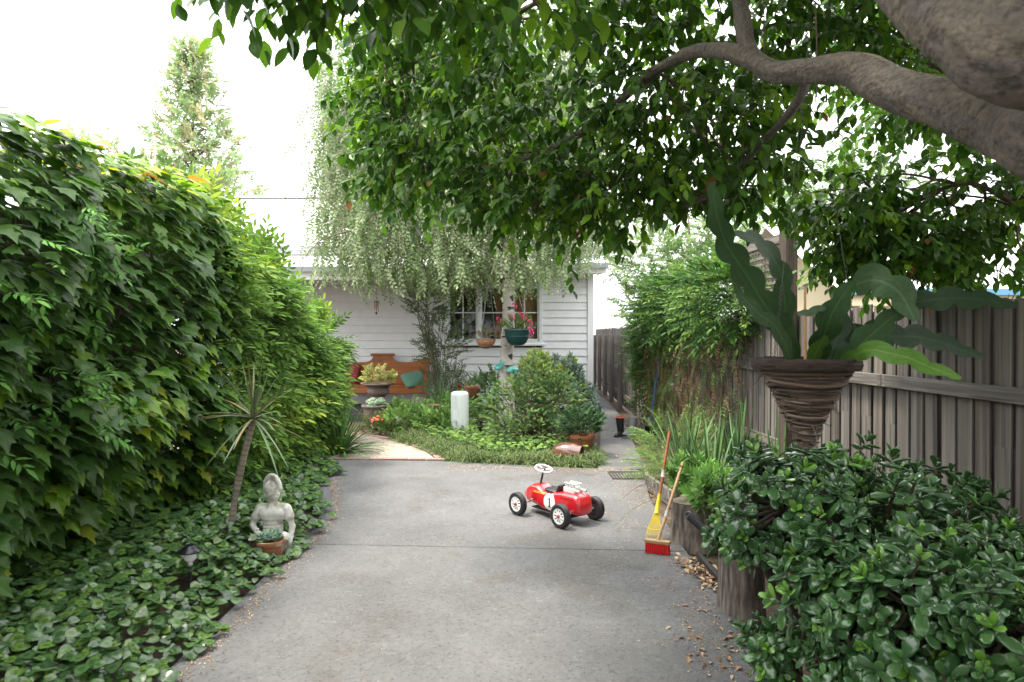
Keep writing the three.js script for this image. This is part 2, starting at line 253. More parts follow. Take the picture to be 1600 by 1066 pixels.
// ---------------------------------------------------------------- house
const house = thing('weatherboard_house', 'pale grey weatherboard house with metal roof behind the garden', 'house', V(0, 0, -15));
{
  const paints = [0, 1, 2].map((i) => std({ map: dtex(256, 64, (u, v) => { const k = 0.9 + 0.05 * (fbm(u * 6, v * 6, 6, 6, 4, i) - 0.5) + 0.02 * (noise(u * 120, v * 4, 0, 0, i) - 0.5); return [k * 0.995, k, k * 1.005]; }), roughness: 0.55, color: lin(0.95, 0.95, 0.96).multiplyScalar(1 - 0.025 * i) }));
  const x0 = -6.5, x1 = 1.66, wx0 = -1.46, wx1 = 0.66, wy0 = 1.4, wy1 = 2.72, pitch = 0.169;
  const prof = [[0, 0.012], [0.03, 0], [0.034, 0.004], [0.033, 0.016], [0.008, pitch + 0.02], [0, pitch + 0.02]];
  const dark = std({ color: lin(0.12, 0.085, 0.06), roughness: 0.9 });
  for (let i = 0; i < 18; i++) {
    const y = 0.28 + i * pitch, cuts = y + pitch > wy0 && y < wy1 - 0.02 ? [[x0, wx0], [wx1, x1]] : [[x0, x1]];
    for (const [a, b] of cuts) part(house, 'weatherboard', prism(prof, b - a), paints[i % 3], V(a, y, rr(-0.001, 0.001)));
  }
  part(house, 'wall', box(x1 - x0 - 0.02, 0.3, 0.09), paints[2], V((x0 + x1) / 2, 0.14, -0.05));
  part(house, 'corner_board', box(0.13, 3.35, 0.13), paints[0], V(x1 + 0.06, 1.64, -0.01));
  // side wall, boards turned along the path
  for (let i = 0; i < 18; i++) part(house, 'weatherboard', prism(prof, 6), paints[i % 3], V(x1 + 0.09, 0.28 + i * pitch, -0.08), [0, Math.PI / 2, 0]);
  // solid wall behind the boards, round the window opening
  part(house, 'wall', box(wx0 - x0, 3.3, 0.08, 0.001), dark, V((x0 + wx0) / 2, 1.65, -0.046)); part(house, 'wall', box(x1 - wx1, 3.3, 0.08, 0.001), dark, V((wx1 + x1) / 2, 1.65, -0.046));
  part(house, 'wall', box(wx1 - wx0, 1.1, 0.08, 0.001), dark, V((wx0 + wx1) / 2, 0.84, -0.046)); part(house, 'wall', box(wx1 - wx0, 0.55, 0.08, 0.001), dark, V((wx0 + wx1) / 2, 3.0, -0.046));
  const inner = new THREE.BoxGeometry(4, 3, 3.5); part(house, 'room', inner, std({ color: lin(0.3, 0.19, 0.12), roughness: 0.9 }), V(-0.4, 1.62, -1.84)).geometry = (() => { const q = inner.toNonIndexed(), a = q.attributes.position; const keep = []; for (let t = 0; t < a.count; t += 3) { let front = true; for (let k = 0; k < 3; k++) if (a.getZ(t + k) < 1.7) front = false; if (!front) keep.push(t, t + 1, t + 2); } q.setIndex(keep); return q; })();
  // window: frame, two mullioned leaves and a fixed middle
  const win = new THREE.Group(); win.name = 'window'; win.position.set((wx0 + wx1) / 2, (wy0 + wy1) / 2, 0.0); house.add(win);
  const W = wx1 - wx0, H = wy1 - wy0, fw = whitePaint;
  for (const s of [-1, 1]) { part(win, 'frame', box(0.075, H + 0.08, 0.1), fw, V(s * (W / 2 - 0.03), 0, 0.015)); }
  part(win, 'frame', box(W - 0.14, 0.075, 0.1), fw, V(0, H / 2 - 0.03, 0.013)); part(win, 'frame', box(W - 0.14, 0.06, 0.1), fw, V(0, -H / 2 + 0.035, 0.013));
  part(win, 'sill', prism([[-0.02, 0], [0.1, -0.03], [0.1, 0.0], [-0.02, 0.045]], W + 0.12), fw, V(-W / 2 - 0.06, -H / 2 - 0.01, 0.01));
  const glass = phy({ color: lin(0.75, 0.77, 0.76), transmission: 1, thickness: 0, roughness: 0.03, ior: 1.5 });
  const leafs = [[-W / 2 + 0.07, -0.36], [-0.29, 0.29], [0.36, W / 2 - 0.07]];
  leafs.forEach(([a, b], i) => {
    if (i < 2) part(win, 'mullion', box(0.07, H - 0.14, 0.08), fw, V(i ? 0.325 : -0.325, 0.003, 0.016));
    const s0 = 0.035, h = H - 0.14;
    for (const x of [a + s0 / 2, b - s0 / 2]) part(win, 'sash', box(s0, h, 0.045), fw, V(x, 0.003, 0.008)); for (const y of [h / 2 - s0 / 2, -h / 2 + s0 / 2]) part(win, 'sash', box(b - a - 2 * s0, s0, 0.045), fw, V((a + b) / 2, y, 0.006));
    const n = i === 1 ? 1 : 2;
    for (let k = 1; k < n; k++) part(win, 'muntin', box(0.026, h - 2 * s0, 0.036), fw, V(lerp(a, b, k / n), 0, 0.004));
    part(win, 'muntin', box(b - a - 2 * s0, 0.026, 0.034), fw, V((a + b) / 2, 0.02, 0.002));
    for (let k = 0; k < n; k++) for (const y of [0.02 + h / 4, 0.02 - h / 4]) part(win, 'pane', new THREE.PlaneGeometry((b - a) / n - 0.04, h / 2 - 0.05), glass, V(lerp(a, b, (k + 0.5) / n), y, 0.0));
  });
  // timber blind seen through the glass, and a bowl of white things on the inner sill
  part(house, 'blind', grid(2, 40, (u, v) => V(-0.5 + u * 1.0, 0.6 - v * 0, 0).set(lerp(-0.36, 0.58, v), lerp(1.44, 2.66, u), -0.14 + 0.018 * Math.cos(v * 80))), std({ color: lin(0.42, 0.22, 0.11), roughness: 0.8 }));
  // roofs
  const roofMat = std({ color: lin(0.74, 0.75, 0.76), roughness: 0.45, metalness: 0.1 });
  const sheet = (xa, xb, za, ya, zb, yb) => grid(1, Math.round((xb - xa) / 0.019), (u, v) => { const a = Math.atan2(yb - ya, za - zb), w = 0.009 * Math.cos(v * (xb - xa) / 0.076 * Math.PI * 2); return V(lerp(xa, xb, v), lerp(ya, yb, u) + w * Math.cos(a), lerp(za, zb, u) + w * Math.sin(a)); });
  const roof = new THREE.Group(); roof.name = 'roof'; house.add(roof);
  for (let x = -8; x < 1.9; x += 1.98) part(roof, 'roof_sheet', sheet(x, x + 1.975, 0.1, 3.52, -4.3, 5.45), roofMat);
  for (let x = -8; x < 1.9; x += 1.98) part(roof, 'roof_sheet', sheet(x, x + 1.975, -8.7, 3.52, -4.3, 5.45), roofMat);
  for (let x = -8; x < 1.9; x += 1.98) part(roof, 'ridge_cap', prism([[0.16, -0.06], [0.16, -0.05], [0.02, 0.012], [-0.02, 0.012], [-0.16, -0.05], [-0.16, -0.06], [0, 0.0]], 1.96), std({ color: lin(0.55, 0.56, 0.57), roughness: 0.5 }), V(x, 5.5, -4.3));
  const gut = std({ color: lin(0.34, 0.36, 0.38), roughness: 0.5 }), fas = std({ color: lin(0.7, 0.71, 0.71), roughness: 0.5 });
  part(house, 'gutter', prism([[0, 0], [0.1, 0], [0.115, 0.1], [0.1, 0.1], [0.09, 0.015], [0, 0.015]], 9.95), gut, V(-8, 3.43, 0.1));
  part(house, 'fascia', box(9.9, 0.17, 0.03), fas, V(-3.05, 3.43, 0.083));
  for (let x = -8; x < -1.6; x += 1.6) part(roof, 'verandah_sheet', sheet(x, x + 1.595, 2.0, 2.88, 0.06, 3.33), roofMat);
  part(house, 'verandah_gutter', prism([[0, 0], [0.1, 0], [0.115, 0.1], [0.1, 0.1], [0.09, 0.015], [0, 0.015]], 6.42), gut, V(-8, 2.79, 2.0));
  part(house, 'verandah_fascia', box(6.4, 0.19, 0.03), fas, V(-4.8, 2.74, 1.982));
  part(house, 'verandah_beam', box(0.1, 0.16, 1.85), fas, V(-1.66, 2.72, 1.02));
  part(house, 'verandah_post', box(0.1, 2.6, 0.1), fas, V(-5.6, 1.36, 1.88));
  part(house, 'verandah_ceiling', box(6.3, 0.012, 1.86, 0.001), std({ color: lin(0.4, 0.4, 0.39) }), V(-4.86, 2.66, 1.02));
  for (const [a, b] of [[-1.6, 0.1], [0.12, 1.98]]) part(roof, 'eave_sheet', sheet(a, b, 0.62, 3.08, 0.06, 3.3), roofMat);
  part(house, 'eave_gutter', prism([[0, 0], [0.1, 0], [0.115, 0.1], [0.1, 0.1], [0.09, 0.015], [0, 0.015]], 3.58), gut, V(-1.57, 3.0, 0.62)); part(house, 'eave_fascia', box(3.55, 0.16, 0.03), fas, V(0.21, 2.97, 0.6)); part(house, 'soffit', box(3.5, 0.012, 0.52, 0.001), fas, V(0.2, 2.92, 0.33));
  part(house, 'verandah_floor', slabShape([[-8, 0.0], [-1.5, 0.0], [-1.5, 1.95], [-8, 1.95]], 0.16), std({ map: rep(concreteTex, 0.3, 0.3), color: lin(0.42, 0.43, 0.46), roughness: 0.75 }), V(0, 0.08, 0.04));
}
// house over the fence
{
  const h = thing('neighbour_house', 'cream house with blue gutter and pale roof beyond the paling fence', 'house', V(9.2, 0, -13.5));
  const cream = std({ color: lin(0.72, 0.62, 0.42), roughness: 0.8 });
  part(h, 'wall', box(7, 2.05, 5), cream, V(0, 1.0, 0)); part(h, 'fascia', box(8, 0.2, 0.05), cream, V(-0.2, 2.14, 3.0)); part(h, 'soffit', box(7.9, 0.02, 0.6), cream, V(-0.2, 2.04, 2.7));
  part(h, 'gutter', box(8.05, 0.1, 0.1), std({ color: lin(0.1, 0.28, 0.42), roughness: 0.5 }), V(-0.2, 2.25, 3.06));
  const rm = std({ color: lin(0.6, 0.6, 0.6), roughness: 0.5 });
  part(h, 'roof', grid(8, 1, (u, v) => V(lerp(-4.2, 3.8, v), lerp(2.27, 3.7, u) + 0.02 * (u * 8 % 2 < 1 ? 1 : 0), lerp(3.08, 0, u))), rm); part(h, 'roof', grid(1, 1, (u, v) => V(lerp(-4.2, 3.8, v), lerp(2.27, 3.7, u), lerp(-3.08, 0, u))), rm);
  for (const x of [-3.45, 3.45]) part(h, 'gable', (() => { const q = new THREE.Shape([V2(-2.5, 0), V2(2.5, 0), V2(0, 1.2)]); return new THREE.ExtrudeGeometry(q, { depth: 0.08, bevelEnabled: false }).rotateY(Math.PI / 2); })(), cream, V(x, 2.05, 0));
  part(h, 'post', box(0.22, 2.1, 0.22), std({ color: lin(0.75, 0.68, 0.5) }), V(-3.75, 1.02, 2.9));
  const w = part(h, 'window', box(1.1, 0.9, 0.06), whitePaint, V(-1.6, 1.3, 2.5)); part(w, 'pane', new THREE.PlaneGeometry(0.98, 0.78), phy({ color: lin(0.1, 0.12, 0.13), roughness: 0.05 }), V(0, 0, 0.034));
}
// ---------------------------------------------------------------- fences
const palings = [0, 1, 2, 3].map((i) => { rnd = rng(90 + i); const g = box(0.135, 1, 0.016, 0.002), p = g.attributes.position, u = g.attributes.uv; for (let k = 0; k < p.count; k++) { u.setXY(k, p.getX(k) * 1.3 + 0.17 * i, p.getY(k) * 0.6 + 0.3 * i); p.setX(k, p.getX(k) + 0.006 * Math.sin(p.getY(k) * 3 + i)); } return g; });
rnd = rng(11);
function fence(name, label, a, b, height, railsY, woods = woodGrey) {
  const f = thing(name, label, 'fence', V(a.x, 0, a.z)), d = V(b.x - a.x, 0, b.z - a.z), L = d.length(), turn = Math.atan2(-d.z, d.x); f.rotation.y = turn; // local x runs along the fence, local -z... towards the garden on one side
  const n = Math.floor(L / 0.0825);
  for (let i = 0; i < n; i++) { const h = height + rr(-0.025, 0.03), over = i % 2 === 0; const o = part(f, 'paling', palings[Math.floor(rnd() * 4)], pick(woods), V(i * 0.0825 + 0.06 + rr(-0.006, 0.006), h / 2 + 0.02 - (over ? 0.01 : 0), (over ? -0.026 : 0.003) + rr(-0.002, 0.002)), [rr(-0.006, 0.006), rr(-0.02, 0.02), rr(-0.008, 0.008)]); o.scale.set(rr(0.92, 1.02), h, 1); }
  return { f, L };
}
const railGeo = (L) => { const g = box(L, 0.095, 0.045, 0.006), p = g.attributes.position, u = g.attributes.uv; for (let k = 0; k < p.count; k++) u.setXY(k, p.getY(k) * 2 + p.getZ(k) * 2, p.getX(k) * 0.7); return g; };
const postGeo = (w, h, d) => { const g = box(w, h, d, 0.008), p = g.attributes.position, u = g.attributes.uv; for (let k = 0; k < p.count; k++) u.setXY(k, p.getX(k) * 2 + p.getZ(k) * 2, p.getY(k) * 0.7); return g; };
{ // near fence, rails on the garden side
  const { f, L } = fence('paling_fence', 'weathered grey paling fence behind the jade bush', V(2.72, 0, -11.2), V(3.16, 0, 0.6), 1.8, []);
  for (const y of [0.45, 1.24]) for (let k = 0; k < 4; k++) part(f, 'rail', railGeo(L / 4 - 0.006), pick(woodGrey), V((k + 0.5) * L / 4, y + rr(-0.008, 0.008), 0.053), [0, 0, rr(-0.002, 0.002)]);
  const xPost = 4.32;                                                     // tall post that carries the trellis
  const post = part(f, 'tall_post', postGeo(0.17, 2.72, 0.12), std({ map: woodGrey[0].map, color: lin(0.42, 0.33, 0.27), roughness: 0.9 }), V(xPost, 1.34, 0.1)); post.userData.label = 'tall dark brown post carrying the trellis';
  const lat = woodGrey[1];
  for (let k = 0; k < 15; k++) part(f, 'lattice_slat', box(0.028, 0.78, 0.009, 0.002), lat, V(xPost - 0.16 - k * 0.085, 2.18, 0.062));
  for (let k = 0; k < 10; k++) part(f, 'lattice_slat', box(1.36, 0.028, 0.009, 0.002), lat, V(xPost - 0.76, 1.85 + k * 0.075, 0.0725));
  part(f, 'trellis_rail', railGeo(1.42), lat, V(xPost - 0.76, 2.6, 0.07)); part(f, 'trellis_rail', railGeo(1.42), lat, V(xPost - 0.76, 1.79, 0.07));
}
{
  const { f, L } = fence('paling_fence', 'pale timber paling fence with posts along the side path', V(2.82, 0, -23), V(2.4, 0, -13.2), 1.74, []);
  for (const y of [0.28, 0.85, 1.42]) for (let k = 0; k < 4; k++) part(f, 'rail', railGeo(L / 4 - 0.006), pick(woodGrey), V((k + 0.5) * L / 4, y, 0.053));
  for (let k = 0; k < 6; k++) part(f, 'post', postGeo(0.13, 1.62, 0.1), woodGrey[2], V(L - 1.6 - k * 1.75, 0.78, 0.128));
}
{
  const { f, L } = fence('paling_fence', 'added timber fence behind the creeper wall to block light', V(-3.45, 0, -6.8), V(-3.4, 0, 2.2), 2.45, []);  // added backing fence, stops light coming through the creeper from behind
  for (const y of [0.4, 1.7]) part(f, 'rail', railGeo(L), woodGrey[3], V(L / 2, y, 0.053));
}
// ---------------------------------------------------------------- bench and things on the verandah
rnd = rng(21);
const oak = std({ map: dtex(512, 128, (u, v) => { const g = fbm(u * 5 + 0.4 * fbm(u * 3, v * 6, 3, 6, 2), v * 30, 0, 0, 4), k = 0.78 + 0.4 * (g - 0.5); return [0.7 * k, 0.4 * k, 0.16 * k]; }), roughness: 0.4 });
{
  const b = thing('timber_bench', 'golden timber settle bench with scooped backrest against the house wall', 'bench', V(-2.78, 0.08, -14.45));
  const s = new THREE.Shape(); s.moveTo(-1, 0.25); s.lineTo(1, 0.25); s.lineTo(1.0, 1.03); s.bezierCurveTo(0.8, 0.98, 0.66, 0.92, 0.5, 0.92); s.bezierCurveTo(0.34, 0.92, 0.22, 0.93, 0.2, 1.07); s.lineTo(-0.2, 1.07); s.bezierCurveTo(-0.22, 0.93, -0.34, 0.92, -0.5, 0.92); s.bezierCurveTo(-0.66, 0.92, -0.8, 0.98, -1, 1.03);
  const eg = new THREE.ExtrudeGeometry(s, { depth: 0.03, bevelEnabled: true, bevelSize: 0.006, bevelThickness: 0.006, bevelSegments: 2, curveSegments: 16 }); const u = eg.attributes.uv; for (let i = 0; i < u.count; i++) u.setXY(i, u.getX(i) * 0.5, u.getY(i));
  part(b, 'backrest', eg, oak, V(0, 0, -0.26));
  const cap = part(b, 'crest_rail', box(0.46, 0.045, 0.075, 0.012), oak, V(0, 1.095, -0.24)); for (const k of [-1, 1]) part(cap, 'scroll', new THREE.CylinderGeometry(0.03, 0.03, 0.08, 12).rotateX(Math.PI / 2), oak, V(k * 0.235, -0.01, 0));
  part(b, 'seat', box(1.9, 0.035, 0.5, 0.01), oak, V(0, 0.445, 0.01)); part(b, 'apron', box(1.84, 0.13, 0.025), oak, V(0, 0.36, 0.235));
  const arm = new THREE.Shape(); arm.moveTo(-0.26, 0); arm.lineTo(-0.2, 0); arm.quadraticCurveTo(0, 0.16, 0.2, 0); arm.lineTo(0.28, 0); arm.lineTo(0.27, 0.52); arm.quadraticCurveTo(0.3, 0.68, 0.18, 0.68); arm.quadraticCurveTo(-0.1, 0.62, -0.26, 0.98);
  const ag = new THREE.ExtrudeGeometry(arm, { depth: 0.035, bevelEnabled: true, bevelSize: 0.005, bevelThickness: 0.005, bevelSegments: 1 }).rotateY(-Math.PI / 2);
  for (const k of [-1, 1]) part(b, 'side_panel', ag, oak, V(k * 0.965 + 0.018, 0, 0));
}
function cushionGeo(w, h, d) { return grid(24, 24, (u, v) => { const a = (u - 0.5) * Math.PI, t = v * Math.PI * 2, e = 0.35; const c = (x, p) => Math.sign(x) * Math.pow(Math.abs(x), p); return V(c(Math.cos(a), 0.6) * c(Math.cos(t), e) * w / 2, c(Math.cos(a), 0.6) * c(Math.sin(t), e) * h / 2, Math.sin(a) * d / 2 * (1 + 0.1 * noise(u * 7, v * 9))); }); }
const fabric = (c) => std({ color: c, roughness: 0.95, bumpMap: dtex(64, 64, (u, v) => 0.5 + 0.5 * Math.sin(u * 200) * Math.sin(v * 200), false), bumpScale: 0.001 });
{ const m = solo('cushion', cushionGeo(0.5, 0.42, 0.16), fabric(lin(0.1, 0.21, 0.15)), 'sage green cushion slumped on the timber bench', 'cushion', V(-2.06, 0.66, -14.36)); m.rotation.set(-0.9, 0.25, 0.55); }
{ const m = solo('cushion', cushionGeo(0.5, 0.46, 0.16), fabric(lin(0.24, 0.035, 0.045)), 'dark red cushion on the timber bench behind the bushes', 'cushion', V(-3.5, 0.78, -14.5)); m.rotation.set(-0.35, -0.1, -0.12); }
const ironMat = std({ map: dtex(128, 128, (u, v) => { const k = 0.3 + 0.2 * fbm(u * 12, v * 12, 12, 12, 4); return [k * 1.05, k * 0.92, k * 0.86]; }), roughness: 0.75 });
// ---------------------------------------------------------------- urns and pots
const urn = thing('garden_urn', 'broad dark urn on a pedestal holding pale yellow foliage', 'urn', V(-2.45, -0.03, -12.5));
part(urn, 'bowl', lathe([[0, 0.5], [0.12, 0.5], [0.16, 0.53], [0.21, 0.58], [0.19, 0.64], [0.2, 0.69], [0.3, 0.715], [0.31, 0.735], [0.3, 0.745], [0.27, 0.735], [0.2, 0.68], [0, 0.68]]), ironMat); part(urn, 'pedestal', lathe([[0.2, 0], [0.2, 0.06], [0.14, 0.1], [0.09, 0.2], [0.075, 0.34], [0.1, 0.44], [0.13, 0.5], [0, 0.505]]), ironMat);
const bowlPot = thing('succulent_pot', 'dark round pot of grey succulents below the urn', 'plant pot', V(-2.4, -0.03, -11.95));
part(bowlPot, 'pot', lathe([[0, 0], [0.13, 0], [0.17, 0.1], [0.2, 0.3], [0.22, 0.36], [0.235, 0.37], [0.235, 0.4], [0.2, 0.4], [0.19, 0.36], [0, 0.36]]), ironMat);
const terraPot = thing('terracotta_pot', 'terracotta pot with a dark leafy plant beside the side path', 'plant pot', V(0.92, -0.03, -9.05));
part(terraPot, 'pot', lathe([[0, 0], [0.12, 0], [0.15, 0.2], [0.17, 0.26], [0.18, 0.26], [0.18, 0.31], [0.155, 0.31], [0.145, 0.27], [0, 0.26]]), std({ color: lin(0.3, 0.11, 0.05), roughness: 0.85 }));
{
  const j = thing('glazed_jar', 'brown glazed jar lying on its side in the border grass', 'jar', V(0.72, 0.1, -8.6), -0.35);
  const gl = phy({ map: dtex(128, 128, (u, v) => { const k = fbm(u * 6, v * 6, 6, 6, 4); return [0.3 + 0.2 * k, 0.2 + 0.12 * k, 0.16 + 0.09 * k]; }), roughness: 0.25, clearcoat: 0.9, clearcoatRoughness: 0.12 });
  const body = part(j, 'body', lathe([[0, -0.2], [0.07, -0.2], [0.12, -0.14], [0.142, -0.04], [0.135, 0.06], [0.115, 0.12], [0.118, 0.16], [0.11, 0.165], [0.1, 0.12], [0.12, 0.05], [0.12, -0.05], [0.08, -0.15], [0, -0.17]]), gl, V(0, 0, 0), [0, 0, -Math.PI / 2 - 0.06]);
  part(body, 'handle', new THREE.TorusGeometry(0.035, 0.01, 8, 16, Math.PI * 1.2), gl, V(0.135, 0.06, 0.03));
}
const smallPot = (x, z, r, label) => { const p = thing('terracotta_pot', label, 'plant pot', V(x, -0.03, z)); part(p, 'pot', lathe([[0, 0], [r * 0.66, 0], [r * 0.9, r * 1.1], [r, r * 1.1], [r, r * 1.4], [r * 0.86, r * 1.4], [0, r * 1.2]]), terracotta); return p; };
// ---------------------------------------------------------------- white post
{
  const p = thing('white_post', 'short white painted post with rounded top in the garden bed', 'post', V(-0.82, -0.03, -10.7));
  const m = std({ map: dtex(256, 256, (u, v) => { const k = 0.9 + 0.1 * (fbm(u * 40, v * 3, 40, 3, 3) - 0.5) - 0.06 * smooth(0.6, 0.75, fbm(u * 6, v * 8, 6, 8, 4, 4)); return [k * 0.98, k, k * 0.985]; }), color: lin(0.82, 0.83, 0.82), roughness: 0.6 });
  const n = 40, pts = [[0, 0.74], [0.1, 0.737], [0.128, 0.725], [0.138, 0.7], [0.139, 0.68], [0.139, 0]];
  part(p, 'shaft', grid(5, n, (u, v) => { const [r, y] = pts[Math.round(u * 5)], f = 1; return V(Math.cos(v * 6.28318) * r * f, y, Math.sin(v * 6.28318) * r * f); }), m);
}
// ---------------------------------------------------------------- red toy racing car
{
  const rearN = V(0.395, 0, -5.615), rearF = V(0.72, 0, -5.907), fwd = V(-0.35, 0, -0.416).normalize(), wb = 0.543, trackHalf = 0.205;
  const mid = rearN.clone().add(rearF).multiplyScalar(0.5);
  const car = thing('toy_race_car', 'red ride-on toy racing car with number one roundel on the driveway', 'toy car', V(mid.x, 0, mid.z), Math.atan2(-fwd.z, fwd.x));
  const red = phy({ color: lin(0.58, 0.012, 0.02), roughness: 0.35, clearcoat: 1, clearcoatRoughness: 0.08 });
  // body skin: x from tail -0.085 to nose 0.64, s from 0 (lower right) over the top to 1 (lower left)
  const key = (tab) => (x) => { for (let i = 0; i < tab.length - 1; i++) if (x <= tab[i + 1][0]) { const t = clamp((x - tab[i][0]) / (tab[i + 1][0] - tab[i][0])); return lerp(tab[i][1], tab[i + 1][1], t * t * (3 - 2 * t)); } return tab[tab.length - 1][1]; };
  const topY = key([[-0.095, 0.2], [-0.075, 0.25], [-0.03, 0.262], [0.1, 0.262], [0.2, 0.25], [0.26, 0.225], [0.34, 0.238], [0.44, 0.268], [0.5, 0.265], [0.56, 0.235], [0.62, 0.185], [0.65, 0.145]]);
  const botY = key([[-0.095, 0.1], [-0.06, 0.08], [0.1, 0.078], [0.2, 0.062], [0.34, 0.062], [0.46, 0.085], [0.58, 0.095], [0.65, 0.13]]);
  const halfW = key([[-0.095, 0.075], [-0.06, 0.098], [0.05, 0.105], [0.3, 0.108], [0.45, 0.1], [0.55, 0.085], [0.62, 0.055], [0.65, 0.012]]);
  const skin = (x, s, off = 0) => { const t = topY(x), b = botY(x), w = halfW(x), a = (s - 0.5) * 2 * Math.PI, e = 0.62, c = (v) => Math.sign(v) * Math.pow(Math.abs(v), e); const y = (t + b) / 2 + c(Math.cos(a)) * (t - b) / 2, z = c(Math.sin(a)) * w; return V(x, y + off * Math.cos(a), -z - off * Math.sin(a)); };
  const body = part(car, 'body', grid(60, 40, (u, v) => skin(lerp(-0.095, 0.65, u), v)), red);
  part(body, 'tail_panel', grid(8, 40, (u, v) => { const p = skin(-0.095, v); return V(-0.095 - 0.012 * (1 - u * u), lerp(0.15, p.y, u), p.z * u); }), red);
  // prints lie on the skin of the visible flank: surface found by height
  const canv = (w, h, draw) => { const c = document.createElement('canvas'); c.width = w; c.height = h; draw(c.getContext('2d'), w, h); const t = new THREE.CanvasTexture(c); t.colorSpace = THREE.SRGBColorSpace; return t; };
  const sAt = (x, y) => { let best = 0.25, bd = 9; for (let s = 0.02; s < 0.5; s += 0.002) { const d = Math.abs(skin(x, s).y - y); if (d < bd) { bd = d; best = s; } } return best; };
  const side = (x, y, off) => { const p = skin(x, sAt(x, y), 0); p.z += 0; const q = skin(x, sAt(x, y), off); return V(x, y, p.z + Math.sign(p.z) * off * 1.0); };
  const sign = skin(0.2, 0.25).z < 0 ? -1 : 1; // which z the low half of s lies on
  const flank = (x0, x1, y0, y1, nu = 10, nv = 10) => grid(nu, nv, (u, v) => { const p = side(lerp(x0, x1, v), lerp(y0, y1, u), 0.0016); p.z = -Math.abs(p.z); return p; }, (u, v) => [1 - v, u]);
  const disc = canv(256, 256, (g) => { g.fillStyle = '#f4f4f2'; g.fillRect(0, 0, 256, 256); g.fillStyle = '#16161a'; g.font = 'bold 190px serif'; g.textAlign = 'center'; g.textBaseline = 'middle'; g.fillText('1', 128, 136); });
  const roundel = grid(6, 32, (u, v) => { const a = v * Math.PI * 2, x = 0.238 + Math.cos(a) * 0.07 * u, y = 0.155 + Math.sin(a) * 0.078 * u; const p = side(x, y, 0.0018); p.z = -Math.abs(p.z); return p; }, (u, v) => [0.5 - Math.cos(v * Math.PI * 2) * 0.5 * u, 0.5 + Math.sin(v * Math.PI * 2) * 0.5 * u]);
  const stick = (t) => std({ map: t, roughness: 0.4 });
  part(body, 'number_roundel', roundel, stick(disc)).userData.label = 'white roundel with a black number 1';
  part(body, 'lettering', flank(0.31, 0.455, 0.2, 0.228), stick(canv(512, 96, (g) => { g.fillStyle = '#cf141e'; g.fillRect(0, 0, 512, 96); g.fillStyle = '#f2c53d'; g.font = 'bold 78px sans-serif'; g.textAlign = 'center'; g.textBaseline = 'middle'; g.fillText('RACING TEAM', 256, 50, 490); }))).userData.label = 'yellow lettering on the red flank';
  part(body, 'lettering', flank(0.4, 0.49, 0.148, 0.178), stick(canv(256, 96, (g) => { g.fillStyle = '#c8131d'; g.fillRect(0, 0, 256, 96); g.strokeStyle = '#5a0c14'; g.lineWidth = 9; g.beginPath(); g.moveTo(20, 60); g.bezierCurveTo(60, 10, 70, 90, 100, 45); g.bezierCurveTo(120, 10, 130, 90, 160, 48); g.bezierCurveTo(190, 14, 200, 90, 236, 40); g.stroke(); }))).userData.label = 'dark scripted signature on the flank';
  part(body, 'side_vent', flank(-0.04, 0.115, 0.216, 0.222, 2, 12), std({ color: lin(0.08, 0.005, 0.008) }));
  // seat
  const blk = std({ color: lin(0.025, 0.026, 0.028), roughness: 0.45 });
  const seat = part(car, 'seat', cushionGeo(0.17, 0.03, 0.15).rotateX(0), blk, V(0.275, 0.238, 0), [0, 0, 0.05]); seat.geometry = grid(14, 20, (u, v) => { const a = (u - 0.5) * Math.PI, t = v * Math.PI * 2; const c = (x, p) => Math.sign(x) * Math.pow(Math.abs(x), p); return V(c(Math.cos(a), 0.5) * c(Math.cos(t), 0.6) * 0.088, Math.sin(a) * 0.02, c(Math.cos(a), 0.5) * c(Math.sin(t), 0.6) * 0.078); });
  part(car, 'seat_back', box(0.028, 0.085, 0.14, 0.013), blk, V(0.178, 0.272, 0), [0, 0, 0.5]);
  // engine block with cylinder heads
  const chrome = std({ color: lin(0.75, 0.75, 0.74), roughness: 0.28, metalness: 0.55 }), cream = std({ color: lin(0.72, 0.72, 0.7), roughness: 0.4 });
  const eng = part(car, 'engine', box(0.135, 0.045, 0.1, 0.008), cream, V(0.06, 0.278, 0));
  for (const z of [-0.034, 0.034]) for (let k = 0; k < 4; k++) part(eng, 'intake', lathe([[0.009, 0], [0.009, 0.022], [0.016, 0.036], [0.017, 0.038], [0.012, 0.036], [0.006, 0.02]], 12), cream, V(-0.048 + k * 0.032, 0.021, z));
  part(eng, 'top_plate', box(0.13, 0.012, 0.044), chrome, V(0, 0.027, 0));
  for (const z of [-0.04, 0.04]) part(eng, 'exhaust', limb([V(-0.05, 0.0, z), V(-0.09, 0.006, z), V(-0.12, 0.002, z * 1.05)], [0.009, 0.011], { seg: 10, n: 8 }), chrome);
  // steering
  part(car, 'steering_column', rod(V(0.47, 0.25, 0), V(0.425, 0.4, 0), 0.009), blk);
  const sw = part(car, 'steering_wheel', new THREE.TorusGeometry(0.075, 0.009, 10, 40), std({ color: lin(0.72, 0.68, 0.74), roughness: 0.35 }), V(0.425, 0.402, 0), [Math.PI / 2, 0.3, 0]);
  for (let k = 0; k < 3; k++) part(sw, 'spoke', box(0.075, 0.014, 0.005, 0.002), sw.material, V(Math.cos(k * 2.094) * 0.036, Math.sin(k * 2.094) * 0.036, 0), [0, 0, k * 2.094]);
  part(sw, 'hub', new THREE.CylinderGeometry(0.016, 0.016, 0.012, 16).rotateX(Math.PI / 2), blk);
  // wheels
  const tyreG = lathe([[0.066, -0.026], [0.078, -0.03], [0.094, -0.027], [0.1, -0.02], [0.1, -0.009], [0.0975, -0.007], [0.0975, 0.007], [0.1, 0.009], [0.1, 0.02], [0.094, 0.027], [0.078, 0.03], [0.066, 0.026]], 48).rotateX(Math.PI / 2);
